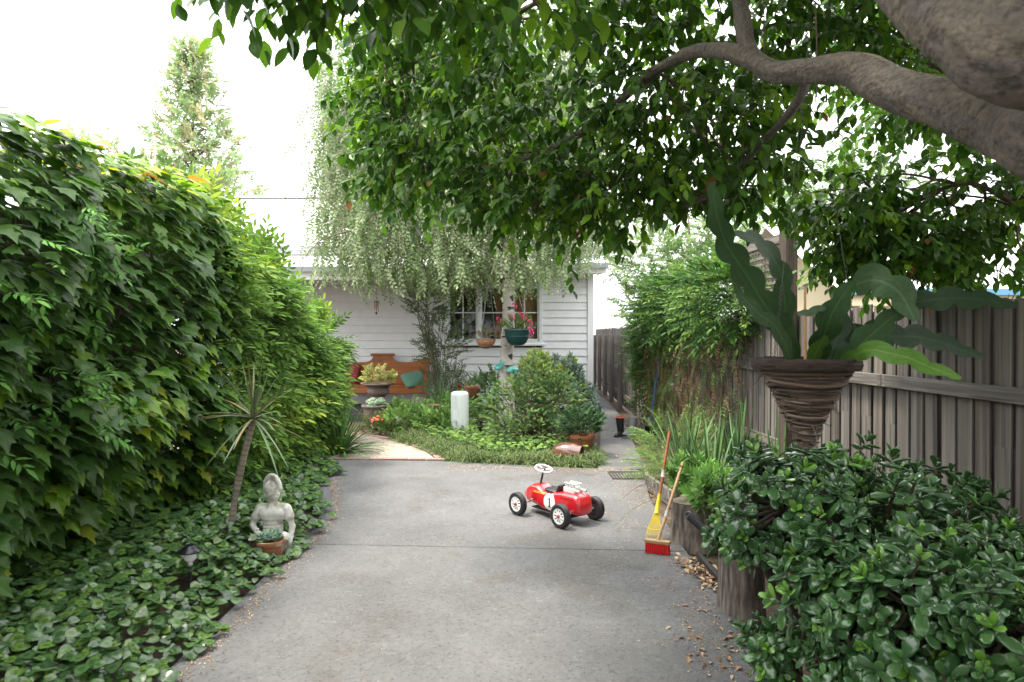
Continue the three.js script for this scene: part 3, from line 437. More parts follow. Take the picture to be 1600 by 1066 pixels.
  const rimShape = new THREE.Shape(); rimShape.absarc(0, 0, 0.067, 0, Math.PI * 2); for (let k = 0; k < 10; k++) { const a = k / 10 * Math.PI * 2, h = new THREE.Path(); for (const [r, da] of [[0.024, -0.16], [0.056, -0.2], [0.056, 0.2], [0.024, 0.16]]) { const x = Math.cos(a + da) * r, y = Math.sin(a + da) * r; h.curves.length || h.currentPoint.lengthSq() ? h.lineTo(x, y) : h.moveTo(x, y); } rimShape.holes.push(h); }
  const rimG = new THREE.ExtrudeGeometry(rimShape, { depth: 0.01, bevelEnabled: true, bevelSize: 0.0015, bevelThickness: 0.0015, bevelSegments: 1, curveSegments: 40 }), rimM = std({ color: lin(0.82, 0.83, 0.82), roughness: 0.35 });
  const capM = std({ color: lin(0.35, 0.03, 0.05), roughness: 0.4 });
  for (const x of [0, wb]) for (const s of [-1, 1]) {
    const w = new THREE.Group(); w.name = 'wheel'; w.position.set(x, 0.1, s * trackHalf); if (s < 0) w.rotation.y = Math.PI; w.rotation.z = rr(0, 3); car.add(w);
    part(w, 'tyre', tyreG, blackRubber); part(w, 'rim', rimG, rimM, V(0, 0, 0.012)); part(w, 'rim_well', new THREE.CylinderGeometry(0.067, 0.067, 0.02, 32).rotateX(Math.PI / 2), blackRubber, V(0, 0, -0.006));
    part(w, 'hub_cap', lathe([[0, 0.016], [0.01, 0.014], [0.014, 0.006], [0.015, 0]], 20).rotateX(Math.PI / 2), capM, V(0, 0, 0.023));
  }
  for (const x of [0, wb]) part(car, 'axle', rod(V(x, 0.1, -trackHalf), V(x, 0.1, trackHalf), 0.008), chrome);
  part(car, 'undertray', box(0.5, 0.012, 0.14), blk, V(0.26, 0.06, 0));
}
// ---------------------------------------------------------------- rake and broom
const pole = std({ map: dtex(64, 256, (u, v) => { const k = 0.8 + 0.3 * (fbm(u * 6, v * 20, 6, 20, 4) - 0.5); return [0.64 * k, 0.38 * k, 0.21 * k]; }), roughness: 0.5 });
const poleLight = std({ map: dtex(64, 256, (u, v) => { const k = 0.85 + 0.3 * (fbm(u * 6, v * 20, 6, 20, 4, 7) - 0.5); return [0.76 * k, 0.6 * k, 0.42 * k]; }), roughness: 0.55 });
const bandMat = std({ color: lin(0.42, 0.4, 0.38), roughness: 0.6 });
{
  const foot = V(1.075, 0.01, -5.22), top = V(1.3, 0.8, -5.62), dir = top.clone().sub(foot).normalize();
  const r = thing('leaf_rake', 'small yellow leaf rake with orange-brown handle leaning on the stump', 'rake', foot.clone()), P = (t) => dir.clone().multiplyScalar(t), L = top.distanceTo(foot);
  part(r, 'handle', rod(P(0.33), P(L), 0.0125, 0.0125, 10), pole); part(r, 'band', rod(P(0.52), P(0.58), 0.0135), bandMat);
  const yel = std({ color: lin(0.72, 0.55, 0.03), roughness: 0.45 }); part(r, 'socket', rod(P(0.22), P(0.38), 0.02, 0.0145, 10), yel);
  const side = V(0.94, 0.0, 0.34).normalize(); const outw = V(0, 0, 0).crossVectors(dir, side).normalize();
  for (let k = -6; k <= 6; k++) { const a = P(0.24), m = P(0.12).addScaledVector(side, k * 0.0075), b = P(0.02).addScaledVector(side, k * 0.0098), c = b.clone().addScaledVector(outw, 0.018); part(r, 'tine', limb([a.clone().addScaledVector(side, k * 0.002), m, b, c], [0.003, 0.0022], { seg: 5, n: 9 }), yel); }
  part(r, 'crossbar', limb([P(0.1).addScaledVector(side, -0.055), P(0.094), P(0.1).addScaledVector(side, 0.055)], [0.005, 0.005], { seg: 6, n: 6 }), yel);
  part(r, 'web', grid(6, 6, (u, v) => P(lerp(0.26, 0.2, u)).addScaledVector(side, (v - 0.5) * lerp(0.024, 0.045, u)).addScaledVector(outw, -0.002)), yel);
}
{
  const b = thing('push_broom', 'small broom with red bristles and pale wooden handle beside the rake', 'broom', V(1.065, 0, -4.98), -0.42);
  part(b, 'block', box(0.185, 0.026, 0.055, 0.006), poleLight, V(0, 0.085, 0), [0.0, 0, 0]);
  const redB = std({ color: lin(0.62, 0.012, 0.014), roughness: 0.6 });
  for (let k = 0; k < 12; k++) for (let j = 0; j < 3; j++) { const g = lathe([[0.0065, 0.075], [0.008, 0.04], [0.0095, 0.002], [0, 0.001]], 7); part(b, 'bristle_tuft', g, redB, V(-0.08 + k * 0.0145, 0.001, -0.018 + j * 0.018)); }
  part(b, 'handle', rod(V(0.0, 0.09, 0), V(0.09, 0.58, -0.52), 0.0125, 0.0125, 10), poleLight); part(b, 'band', rod(V(0.026, 0.232, -0.15), V(0.034, 0.275, -0.197), 0.0135), bandMat);
}
// ---------------------------------------------------------------- stumps, pipe, edging
const stumpBark = std({ map: dtex(512, 256, (u, v) => { const a = fbm(u * 46 + fbm(u * 6, v * 6, 6, 6, 2) * 0.6, v * 3, 0, 0, 4), b = fbm(u * 6, v * 5, 6, 5, 3, 6), k = 0.36 + 0.42 * (a - 0.5) + 0.2 * (b - 0.5); return [k * 1.04, k * 0.95, k * 0.88]; }), roughness: 1 });
const endGrain = std({ map: dtex(256, 256, (u, v) => { const x = u - 0.5, y = v - 0.5, r = Math.hypot(x, y), k = 0.36 + 0.08 * Math.sin(r * 150 + 3 * noise(u * 5, v * 5)) + 0.16 * (fbm(u * 12, v * 12, 12, 12, 4) - 0.5); return [k * 1.05, k * 0.95, k * 0.82]; }), roughness: 1 });
function stump(label, pos, r, h, seed) {
  const s = thing('tree_stump', label, 'stump', pos), R = (a, y) => r * (1 + 0.07 * Math.sin(a * 2 + seed) + 0.05 * Math.sin(a * 3 + seed * 2)) * (1 + 0.1 * (1 - y) * (1 - y)) * (1 + 0.035 * (Math.pow(noise(a * 9 + seed, y * 1.2), 1) + noise(a * 24, y * 2 + seed) - 1));
  part(s, 'bark', grid(10, 90, (u, v) => { const a = v * Math.PI * 2, q = R(Math.abs(a > Math.PI ? a - 2 * Math.PI : a), u); return V(Math.cos(a) * q, u * h + 0.012 * Math.sin(a + seed) * u, Math.sin(a) * q); }, (u, v) => [v, u]), stumpBark);
  part(s, 'cut_face', grid(6, 48, (u, v) => { const a = v * Math.PI * 2, q = R(Math.abs(a > Math.PI ? a - 2 * Math.PI : a), 1) * u * 0.985; return V(Math.cos(a) * q, h + 0.012 * Math.sin(a + seed) * u + 0.002, Math.sin(a) * q); }, (u, v) => [0.5 + Math.cos(v * 6.2832) * u * 0.5, 0.5 + Math.sin(v * 6.2832) * u * 0.5]), endGrain);
}
stump('wide grey tree stump behind the broom and rake', V(1.44, -0.05, -5.3), 0.19, 0.36, 1);
stump('narrow grey tree stump half hidden by the jade bush', V(1.34, -0.05, -3.97), 0.13, 0.42, 4);
stump('small weathered stump behind the leaf rake', V(1.56, -0.05, -6.0), 0.13, 0.33, 8);
{
  const p = thing('black_pipe', 'black plastic pipe poking out of the jade bush above the stump', 'pipe', V(1.2, 0.37, -4.62)); const pl = std({ color: lin(0.022, 0.022, 0.026), roughness: 0.4 });
  part(p, 'tube', rod(V(0, 0, 0), V(0.22, -0.2, 0.12), 0.026, 0.026, 16), pl); part(p, 'end_ring', new THREE.TorusGeometry(0.022, 0.008, 8, 20), std({ color: lin(0.05, 0.05, 0.06), roughness: 0.35 }), V(-0.002, 0.002, 0.0), [-0.5, -0.9, 0]);
}
solo('edging_board', (() => { const g = box(0.03, 0.11, 0.7, 0.004); return g; })(), std({ color: lin(0.03, 0.028, 0.027), roughness: 0.7 }), 'thin black edging board between the two near stumps', 'garden edging', V(1.325, 0.0, -4.5));
{
  const g = thing('timber_edging', 'low weathered timber edging beside the drain grate', 'garden edging', V(1.5, -0.02, -6.75), 0.1); part(g, 'board', postGeo(0.04, 0.16, 1.0), woodGrey[0], V(0, 0.05, 0)); part(g, 'board', postGeo(0.04, 0.14, 0.7), woodGrey[3], V(0.08, 0.05, -0.85), [0, -0.25, 0]);
}
// ---------------------------------------------------------------- boots and poles on the side path
{
  const bootG = (() => mergeGeometries([lathe([[0.05, 0.02], [0.055, 0.1], [0.062, 0.24], [0.068, 0.3], [0.064, 0.3], [0.05, 0.1], [0, 0.09]], 16), mtx(new THREE.SphereGeometry(1, 14, 10), V(-0.06, 0.04, 0), null, V(0.12, 0.045, 0.05))]))();
  const b = thing('rubber_boot', 'grey rubber boot standing at the edge of the side path', 'boot', V(1.86, -0.004, -10.6), 0.5); part(b, 'upper', bootG, std({ color: lin(0.16, 0.17, 0.18), roughness: 0.5 }), V(0, 0.01, 0), [0, 0, -0.12]); part(b, 'sole', box(0.24, 0.02, 0.1, 0.008), std({ color: lin(0.1, 0.1, 0.1) }), V(-0.05, 0.01, 0));
  const c = thing('rubber_boot', 'black rubber boot with orange trim beside the grey boot', 'boot', V(1.72, -0.004, -10.75), 0.9); part(c, 'upper', bootG, std({ color: lin(0.02, 0.02, 0.022), roughness: 0.4 }), V(0, 0.01, 0), [0, 0, 0.15]); part(c, 'trim', new THREE.TorusGeometry(0.066, 0.008, 8, 20).rotateX(Math.PI / 2), std({ color: lin(0.55, 0.1, 0.03) }), V(-0.045, 0.3, 0)); part(c, 'sole', box(0.23, 0.02, 0.09, 0.008), std({ color: lin(0.03, 0.03, 0.03) }), V(-0.05, 0.01, 0));
  const t = thing('garden_tool', 'long blue handled garden tool leaning in the creeper', 'garden tool', V(2.27, -0.03, -11.2)); part(t, 'handle', rod(V(0, 0.12, 0), V(0.17, 1.25, -0.1), 0.016), std({ color: lin(0.02, 0.06, 0.22), roughness: 0.4 })); part(t, 'head', box(0.18, 0.12, 0.02, 0.008), darkMetal, V(0, 0.065, 0));
  const t2 = thing('garden_tool', 'brown wooden tool handle leaning beside the blue one', 'garden tool', V(2.4, -0.03, -11.0)); part(t2, 'handle', rod(V(0, 0.1, 0), V(0.12, 1.1, -0.1), 0.015), pole); part(t2, 'head', box(0.2, 0.1, 0.02, 0.008), darkMetal, V(0, 0.05, 0));
}
// ---------------------------------------------------------------- statue of a soldier
function field(size, res, d, extra) { // marching cubes over a cube of half side `size`
  const mc = new MarchingCubes(res, whitePaint, false, false, 120000); mc.isolation = 0; const p = V(0, 0, 0), h = res / 2;
  for (let z = 0; z < res; z++) for (let y = 0; y < res; y++) for (let x = 0; x < res; x++) { p.set((x - h) / h * size, (y - h) / h * size, (z - h) / h * size); mc.field[x + y * res + z * res * res] = -d(p); }
  mc.update(); const n = mc.count, g = new THREE.BufferGeometry(); const a = mc.positionArray.slice(0, n * 3); for (let i = 0; i < a.length; i++) a[i] *= size;
  g.setAttribute('position', new THREE.BufferAttribute(a, 3)); const w = mergeVertices(g, 1e-5); w.computeVertexNormals(); const pp = w.attributes.position, uv = new Float32Array(pp.count * 2); for (let i = 0; i < pp.count; i++) { uv[i * 2] = pp.getX(i) * 2.2; uv[i * 2 + 1] = pp.getY(i) * 2.2; } w.setAttribute('uv', new THREE.BufferAttribute(uv, 2)); return w;
}
const smin = (a, b, k) => { const h = clamp(0.5 + 0.5 * (b - a) / k); return lerp(b, a, h) - k * h * (1 - h); };
const cap = (a, b, r0, r1) => { const ab = b.clone().sub(a), l2 = ab.lengthSq(); return (p) => { const px = p.x - a.x, py = p.y - a.y, pz = p.z - a.z, t = clamp((px * ab.x + py * ab.y + pz * ab.z) / l2); return Math.hypot(px - ab.x * t, py - ab.y * t, pz - ab.z * t) - lerp(r0, r1, t); }; };
const ell = (c, r, turn = 0) => { const cs = Math.cos(turn), sn = Math.sin(turn), m = Math.min(r.x, r.y, r.z); return (p) => { const dx = p.x - c.x, dz = p.z - c.z, x = (dx * cs - dz * sn) / r.x, y = (p.y - c.y) / r.y, z = (dx * sn + dz * cs) / r.z, q = Math.hypot(x, y, z), w = Math.hypot(x / r.x, y / r.y, z / r.z); return w > 1e-6 ? q * (q - 1) / w : -m; }; };
{
  const st = thing('soldier_statue', 'white stone bust of a crested Roman soldier among the ground cover', 'statue', V(-1.81, -0.02, -5.16), 0.0);
  const stone = std({ map: dtex(256, 256, (u, v) => { const g = smooth(0.52, 0.72, fbm(u * 7, v * 7, 7, 7, 5, 2)), k = 0.82 + 0.16 * (fbm(u * 30, v * 30, 30, 30, 4) - 0.5) - 0.16 * g; return [k, k * (0.99 - 0.01 * g), k * (0.96 - 0.05 * g)]; }), color: lin(0.92, 0.92, 0.9), roughness: 0.9 });
  const oy = -0.27, T = 0.95; // head turned to the driveway
  const q = (x, y, z) => V(x, y + oy, z), hd = (x, y, z) => { const c = Math.cos(T), s = Math.sin(T); return q(x * c + z * s, y, -x * s + z * c); };
  const groups = [
    [0.025, [cap(q(0, 0.0, 0), q(0, 0.1, 0), 0.085, 0.062), ell(q(0, 0.16, 0.0), V(0.072, 0.1, 0.058)), ell(q(0, 0.26, 0), V(0.098, 0.07, 0.066)), ell(q(0.045, 0.275, 0.035), V(0.05, 0.035, 0.03)), ell(q(-0.045, 0.275, 0.035), V(0.05, 0.035, 0.03)), cap(q(0, 0.3, -0.005), q(0, 0.36, 0.0), 0.036, 0.032), cap(q(-0.085, 0.312, -0.005), q(0.085, 0.312, -0.005), 0.03, 0.03)]],
    [0.006, [cap(q(-0.1, 0.3, 0), q(-0.122, 0.245, 0), 0.036, 0.038), cap(q(-0.12, 0.245, 0), q(-0.156, 0.18, 0.0), 0.025, 0.023), cap(q(-0.156, 0.18, 0.0), q(-0.1, 0.135, 0.065), 0.024, 0.018), ell(q(-0.09, 0.13, 0.075), V(0.024, 0.024, 0.024)), cap(q(-0.1, 0.145, 0.09), q(-0.074, 0.143, 0.095), 0.008, 0.007), cap(q(-0.1, 0.131, 0.096), q(-0.073, 0.13, 0.1), 0.008, 0.007), cap(q(-0.098, 0.118, 0.094), q(-0.074, 0.117, 0.097), 0.0075, 0.0065), cap(q(-0.09, 0.06, 0.078), q(-0.09, 0.165, 0.08), 0.01, 0.01)]],
    [0.006, [cap(q(0.1, 0.3, 0), q(0.118, 0.245, 0), 0.036, 0.038), cap(q(0.118, 0.245, 0), q(0.144, 0.165, -0.005), 0.025, 0.023), cap(q(0.144, 0.165, -0.005), q(0.14, 0.075, 0.04), 0.024, 0.017), ell(q(0.138, 0.05, 0.05), V(0.021, 0.03, 0.016)), ...[0, 1, 2, 3].map((k) => cap(q(0.124 + k * 0.009, 0.035, 0.055), q(0.12 + k * 0.01, 0.004 + 0.005 * Math.abs(k - 1.5), 0.062), 0.0062, 0.005)), cap(q(0.12, 0.055, 0.055), q(0.112, 0.025, 0.068), 0.006, 0.005)]],
    [0.03, [ell(q(0.095, 0.105, 0.06), V(0.04, 0.035, 0.05)), cap(q(0.05, 0.05, 0.03), q(0.1, 0.1, 0.07), 0.05, 0.035), cap(q(-0.05, 0.05, 0.02), q(-0.06, 0.08, 0.07), 0.05, 0.035)]],
    [0.008, [ell(hd(0, 0.43, 0.0), V(0.05, 0.064, 0.056), T), ell(hd(0, 0.388, 0.028), V(0.027, 0.02, 0.022), T), cap(hd(0, 0.44, 0.052), hd(0, 0.416, 0.062), 0.006, 0.0085), ell(hd(0, 0.4, 0.053), V(0.017, 0.0035, 0.006), T), ell(hd(0, 0.393, 0.052), V(0.014, 0.004, 0.006), T), cap(hd(-0.03, 0.452, 0.04), hd(0.03, 0.452, 0.04), 0.009, 0.009)]],
  ];
  const eyes = [ell(hd(-0.018, 0.436, 0.055), V(0.011, 0.007, 0.01), T), ell(hd(0.018, 0.436, 0.055), V(0.011, 0.007, 0.01), T)];
  const bands = (p) => { const y = p.y - oy; let d = 0; if (y > 0.1 && y < 0.245 && Math.abs(p.x) < 0.09) d = 0.004 * Math.pow(Math.abs(Math.sin((y - 0.1) / 0.029 * Math.PI)), 0.5); if (y > 0.215 && Math.hypot(p.x, 0) > 0.1) d = 0.003 * Math.abs(Math.sin(Math.atan2(p.z, p.x) * 14)); if (y < 0.1) d = 0.003 * Math.abs(Math.sin(p.x * 150)); return d; };
  part(st, 'figure', field(0.31, 112, (p) => { let d = 9; for (const [k, fs] of groups) { let e = 9; for (const f of fs) e = smin(e, f(p), k); d = smin(d, e, 0.008); } for (const f of eyes) d = Math.max(d, -f(p) - 0.002); return d - bands(p); }), stone, V(0, -oy, 0));
  const hl = [ell(hd(0, 0.458, -0.008), V(0.06, 0.06, 0.066), T)], cut = [ell(hd(0, 0.4, 0.066), V(0.07, 0.062, 0.062), T)];
  const crest = []; for (const rad of [0.056, 0.072, 0.088, 0.1]) for (let k = 0; k < 10; k++) { const a = lerp(-2.3, rad > 0.08 ? 1.12 : 0.3, k / 9), b = lerp(-2.3, rad > 0.08 ? 1.12 : 0.3, (k + 1) / 9), C = (t) => hd(0, 0.455 + Math.cos(t) * rad, -0.006 + Math.sin(t) * rad * 0.98); crest.push(cap(C(a), C(b), rad > 0.08 ? 0.0135 : 0.009, rad > 0.08 ? 0.0135 : 0.009)); }
  part(st, 'helmet', field(0.31, 100, (p) => { let d = hl[0](p); d = Math.max(d, -cut[0](p)); d = Math.max(d, 0.4 + oy - p.y); let c = 9; for (const f of crest) c = Math.min(c, f(p)); return smin(d, c - 0.002 * Math.abs(Math.sin(Math.atan2(p.y - 0.455 - oy, p.x + p.z) * 16)), 0.006); }), stone, V(0, -oy, 0));
  const cape = part(st, 'cape', grid(14, 16, (u, v) => { const a = lerp(-0.25, Math.PI + 0.25, v), r = lerp(0.08, 0.142, Math.sqrt(u)); return V(Math.cos(a) * r * 1.05, 0.335 - u * u * 0.11, -Math.sin(a) * lerp(0.05, 0.085, u) - 0.006 + 0.004 * Math.sin(v * 60)); }), stone);
  part(st, 'base', box(0.2, 0.05, 0.16, 0.012), stone, V(0, 0.01, 0));
}
const statuePot = thing('terracotta_pot', 'whitened terracotta pot of succulents in front of the soldier statue', 'plant pot', V(-1.73, -0.03, -4.86));
part(statuePot, 'pot', lathe([[0, 0], [0.07, 0], [0.085, 0.03], [0.1, 0.12], [0.101, 0.135], [0.108, 0.14], [0.109, 0.168], [0.1, 0.17], [0.09, 0.14], [0, 0.135]]), terracotta);
// ---------------------------------------------------------------- solar garden light
{
  const l = thing('solar_garden_light', 'small black solar light with frosted lens in the ground cover', 'garden light', V(-1.95, 0.05, -4.12));
  part(l, 'stake', rod(V(0, -0.12, 0), V(0, 0.17, 0), 0.011, 0.011, 12), blackRubber); part(l, 'collar', lathe([[0.011, 0.15], [0.016, 0.155], [0.016, 0.175], [0.01, 0.178]], 20), std({ color: lin(0.6, 0.6, 0.6), roughness: 0.3, metalness: 0.6 }));
  part(l, 'lens', lathe([[0.0, 0.172], [0.02, 0.175], [0.034, 0.195], [0.036, 0.235], [0.034, 0.24]], 28), phy({ color: lin(0.8, 0.8, 0.8), roughness: 0.5, transmission: 0.12, thickness: 0 }));
  const c = part(l, 'cap', lathe([[0.066, 0.235], [0.07, 0.238], [0.068, 0.244], [0.05, 0.256], [0.032, 0.27], [0.03, 0.276], [0, 0.279], [0, 0.235]], 32), darkMetal); part(c, 'solar_panel', new THREE.CylinderGeometry(0.02, 0.02, 0.003, 6), phy({ color: lin(0.01, 0.012, 0.03), roughness: 0.1 }), V(0, 0.2795, 0));
}
// ---------------------------------------------------------------- hanging wicker cone
const basket = thing('wicker_cone_basket', 'cone-shaped hanging basket wound from brown vine with a bamboo stake', 'hanging basket', at(1259, 567, 2.3));
{
  const vine = [lin(0.2, 0.15, 0.115), lin(0.3, 0.23, 0.18), lin(0.12, 0.085, 0.065), lin(0.42, 0.36, 0.31)].map((c) => std({ color: c, roughness: 0.85, map: woodGrey[1].map })); vine.forEach((m) => m.color.multiplyScalar(2.0));
  const H = 0.285, R0 = 0.162, rad = (y) => { const t = -y / H; return lerp(R0, 0.018, Math.pow(t, 0.82)); };
  part(basket, 'core', lathe([[0, -H], [0.012, -H], [rad(-0.24) - 0.012, -0.24], [rad(-0.15) - 0.012, -0.15], [rad(-0.05) - 0.012, -0.05], [R0 - 0.012, -0.006], [R0 - 0.03, -0.012], [0, -0.02]], 28), std({ color: lin(0.15, 0.11, 0.085), roughness: 1 }));
  for (let k = 0; k < 62; k++) { const y = -0.012 - (H - 0.015) * (k + rr(-0.4, 0.4)) / 62, pts = [], ph = rr(0, 6), w = rr(0.0018, 0.0062), tilt = rr(-0.02, 0.02); for (let i = 0; i <= 16; i++) { const a = i / 16 * Math.PI * 2 + ph, q = rad(y) + rr(-0.004, 0.006) + (k % 7 === 0 ? 0.005 : 0); pts.push(V(Math.cos(a) * q, y + tilt * Math.sin(a) + rr(-0.0015, 0.0015), Math.sin(a) * q)); } part(basket, 'vine_strand', limb(pts, [w, w * 0.8, w * 1.1, w], { seg: 5, n: 40 }), pick(vine)); }
  for (let k = 0; k < 26; k++) { const a = rr(0, 6.28), y = rr(-0.22, -0.02), q = rad(y) + 0.004, p = V(Math.cos(a) * q, y, Math.sin(a) * q), e = p.clone().add(V(Math.cos(a + rr(-1, 1)) * rr(0.01, 0.05), rr(-0.05, 0.03), Math.sin(a + rr(-1, 1)) * rr(0.01, 0.05))); part(basket, 'loose_strand', limb([p, p.clone().lerp(e, 0.5).add(V(0, rr(-0.01, 0.02), 0)), e], [0.0018, 0.001], { seg: 4, n: 6 }), pick(vine)); }
  const rim = grid(48, 12, (u, v) => { const a = u * Math.PI * 2, t = v * Math.PI * 2, n = 0.006 * (noise(u * 60, v * 5, 60, 5) - 0.5); return V(Math.cos(a) * (R0 + 0.002 + (0.012 + n) * Math.cos(t)), -0.004 + (0.02 + n) * Math.sin(t), Math.sin(a) * (R0 + 0.002 + (0.012 + n) * Math.cos(t))); });
  part(basket, 'rim', rim, std({ color: lin(0.13, 0.1, 0.085), roughness: 1, map: barkTex, bumpMap: barkBump, bumpScale: 0.01 }));
  part(basket, 'soil', new THREE.CircleGeometry(R0 - 0.01, 24).rotateX(-Math.PI / 2), soilMat, V(0, -0.004, 0));
  const stake = part(basket, 'bamboo_stake', rod(V(-0.022, -0.05, 0.05), V(-0.02, 0.255, 0.04), 0.0045, 0.004, 8), std({ color: lin(0.48, 0.26, 0.1), roughness: 0.5 })); for (const y of [0.06, 0.15]) part(stake, 'node', new THREE.TorusGeometry(0.0045, 0.0012, 5, 10).rotateX(Math.PI / 2), stake.material, V(-0.0215, y, 0.046));
  const top = at(1262, 60, 2.42).sub(basket.position), dull = std({ color: lin(0.09, 0.085, 0.08), roughness: 0.6, metalness: 0.5 }); const link = new THREE.TorusGeometry(0.005, 0.0011, 5, 10);
  for (let c = 0; c < 3; c++) { const a = c * 2.094 + 2.6, p0 = V(Math.cos(a) * R0, 0.015, Math.sin(a) * R0), ring = top.clone().lerp(p0, 0.78), list = []; const n = Math.floor(p0.distanceTo(ring) / 0.0085), d = ring.clone().sub(p0).normalize(); for (let i = 0; i < n; i++) list.push(link.clone().applyMatrix4(leafMatrix(p0.clone().lerp(ring, i / n), d, i % 2 ? V(1, 0, 0) : V(0, 0, 1), 1))); part(basket, 'chain', mergeGeometries(list), dull); part(basket, 'wire', rod(ring, top, 0.0009, 0.0009, 5), dull); }
}
// ---------------------------------------------------------------- baskets on the birch, chime, ornaments
const greenBasket = thing('hanging_pot', 'dark green plastic hanging pot of pink geraniums by the birch trunk', 'hanging pot', at(808, 540, 11.5));
{
  const g = std({ color: lin(0.012, 0.055, 0.06), roughness: 0.4 });
  part(greenBasket, 'bowl', lathe([[0, 0], [0.1, 0.004], [0.16, 0.05], [0.2, 0.15], [0.212, 0.24], [0.224, 0.245], [0.224, 0.275], [0.205, 0.275], [0.19, 0.24], [0, 0.235]], 36), g); part(greenBasket, 'band', lathe([[0.197, 0.135], [0.204, 0.14], [0.207, 0.155], [0.202, 0.16]], 36), g);
  for (let c = 0; c < 3; c++) { const a = c * 2.094 + 0.5; part(greenBasket, 'hanger_wire', rod(V(Math.cos(a) * 0.215, 0.27, Math.sin(a) * 0.215), V(-0.12, 1.35, -0.15), 0.003, 0.003, 5), wire); }
}
const fibreBasket = thing('hanging_basket', 'coconut fibre hanging basket left of the birch trunk', 'hanging basket', at(759, 545, 11.5));
{
  part(fibreBasket, 'liner', grid(10, 40, (u, v) => { const a = u * Math.PI / 2, t = v * 6.28319, r = 0.165 * (1 + 0.06 * (noise(v * 40, u * 9, 40) - 0.5)); return V(Math.cos(t) * Math.sin(a) * r, 0.17 - Math.cos(a) * 0.17, Math.sin(t) * Math.sin(a) * r); }), std({ map: dtex(128, 128, (u, v) => { const k = 0.4 + 0.4 * fbm(u * 24, v * 24, 24, 24, 4); return [k * 1.02, k * 0.74, k * 0.56]; }), roughness: 1 })); part(fibreBasket, 'rim_wire', new THREE.TorusGeometry(0.17, 0.005, 6, 32).rotateX(Math.PI / 2), wire, V(0, 0.17, 0));
  for (let c = 0; c < 3; c++) { const a = c * 2.094; part(fibreBasket, 'hanger_wire', rod(V(Math.cos(a) * 0.17, 0.17, Math.sin(a) * 0.17), V(0.05, 1.2, -0.05), 0.003, 0.003, 5), wire); }
  part(fibreBasket, 'soil', new THREE.CircleGeometry(0.155, 20).rotateX(-Math.PI / 2), soilMat, V(0, 0.15, 0));
}
{
  const c = thing('wind_chime', 'thin dark wind chime hanging under the verandah edge', 'wind chime', at(588, 492, 13.15)); part(c, 'cord', rod(V(0, 0, 0), V(0, 0.65, 0), 0.004), twigMat); part(c, 'disc', lathe([[0, 0.27], [0.05, 0.26], [0.05, 0.25], [0, 0.25]], 16), twigMat); for (let k = 0; k < 5; k++) { const a = k * 1.257; part(c, 'tube', rod(V(Math.cos(a) * 0.035, 0.25, Math.sin(a) * 0.035), V(Math.cos(a) * 0.035, 0.06 + 0.02 * k, Math.sin(a) * 0.035), 0.006), pole); } part(c, 'clapper', lathe([[0, 0], [0.02, 0.02], [0.02, 0.05], [0, 0.06]], 10), twigMat);
}
{
  const teal = phy({ color: lin(0.1, 0.42, 0.36), roughness: 0.3, clearcoat: 0.6 }), shellG = grid(20, 28, (u, v) => { const a = u * 7.2, r = 0.012 + 0.052 * Math.pow(u, 1.6), t = v * 6.2832; return V(Math.cos(a) * r * 0.75 + Math.cos(a) * Math.cos(t) * r * 0.62, Math.sin(a) * r * 0.75 + Math.sin(a) * Math.cos(t) * r * 0.62, Math.sin(t) * r * 0.7 + 0.03); });
  const a = solo('snail_ornament', shellG, teal, 'teal glazed snail ornament on the birch trunk, upper of the two', 'ornament', at(777, 572, 11.72)); a.scale.setScalar(1.5);
  const b = solo('snail_ornament', shellG, teal, 'teal glazed snail ornament on the birch trunk, lower of the two', 'ornament', at(803, 582, 11.7)); b.scale.setScalar(1.6); b.rotation.z = 2;
}
{ // driftwood, spotlight, white garden stake, red flower pot ...
  solo('fallen_branch', limb([at(664, 636, 11.6), at(685, 634, 11.4), at(697, 640, 11.2), at(712, 647, 11.1)], [0.025, 0.03, 0.022], { seg: 8, n: 16, wob: 0.3 }), std({ color: lin(0.24, 0.14, 0.09), roughness: 0.9 }), 'bent brown branch lying behind the white post', 'branch');
  const s = thing('garden_spotlight', 'small black garden spotlight right of the white post', 'garden light', V(-0.47, -0.03, -10.3)); part(s, 'stake', rod(V(0, 0, 0), V(0, 0.2, 0), 0.012), blackRubber); part(s, 'lamp_housing', lathe([[0, -0.06], [0.04, -0.055], [0.055, 0], [0.06, 0.06], [0.05, 0.06], [0.04, 0.0], [0, -0.01]], 18), blackRubber, V(0, 0.24, 0), [0.5, 0, -0.5]);
  const t = thing('garden_marker', 'pale white garden marker on a thin stake in the border', 'garden marker', V(-1.86, -0.03, -11.1)); part(t, 'stake', rod(V(0, 0, 0), V(0, 0.18, 0), 0.006), blackRubber); part(t, 'plate', mtx(new THREE.SphereGeometry(1, 14, 8), V(0, 0.24, 0), [0, 0, -0.4], V(0.045, 0.085, 0.012)), std({ color: lin(0.7, 0.76, 0.82), roughness: 0.4 }));
}
// ================================================================ plants
const green = (r, g, b) => lin(r, g, b);
const inEll = (c, r, shell = 0.5) => { const d = V(gauss(), gauss(), gauss()).normalize(), q = Math.pow(lerp(shell, 1, rnd()), 0.6) * (rnd() < 0.12 ? rr(1, 1.22) : 1); return { p: V(c.x + d.x * r.x * q, c.y + d.y * r.y * q, c.z + d.z * r.z * q), d, q }; };
const glossLeaf = [0, 1, 2].map((i) => leafGeo({ L: 1, W: 0.5 + 0.04 * i, n: 5, fold: 0.3 - 0.06 * i, curl: 0.12 + 0.1 * i, shape: (t) => Math.pow(Math.sin(Math.PI * Math.pow(t, 0.9)), 0.85) }));
const roundLeaf = leafGeo({ L: 1, W: 0.62, n: 3, fold: 0.2, curl: 0.12 });
const slimLeaf = leafGeo({ L: 1, W: 0.34, n: 3, fold: 0.2, curl: 0.18 });

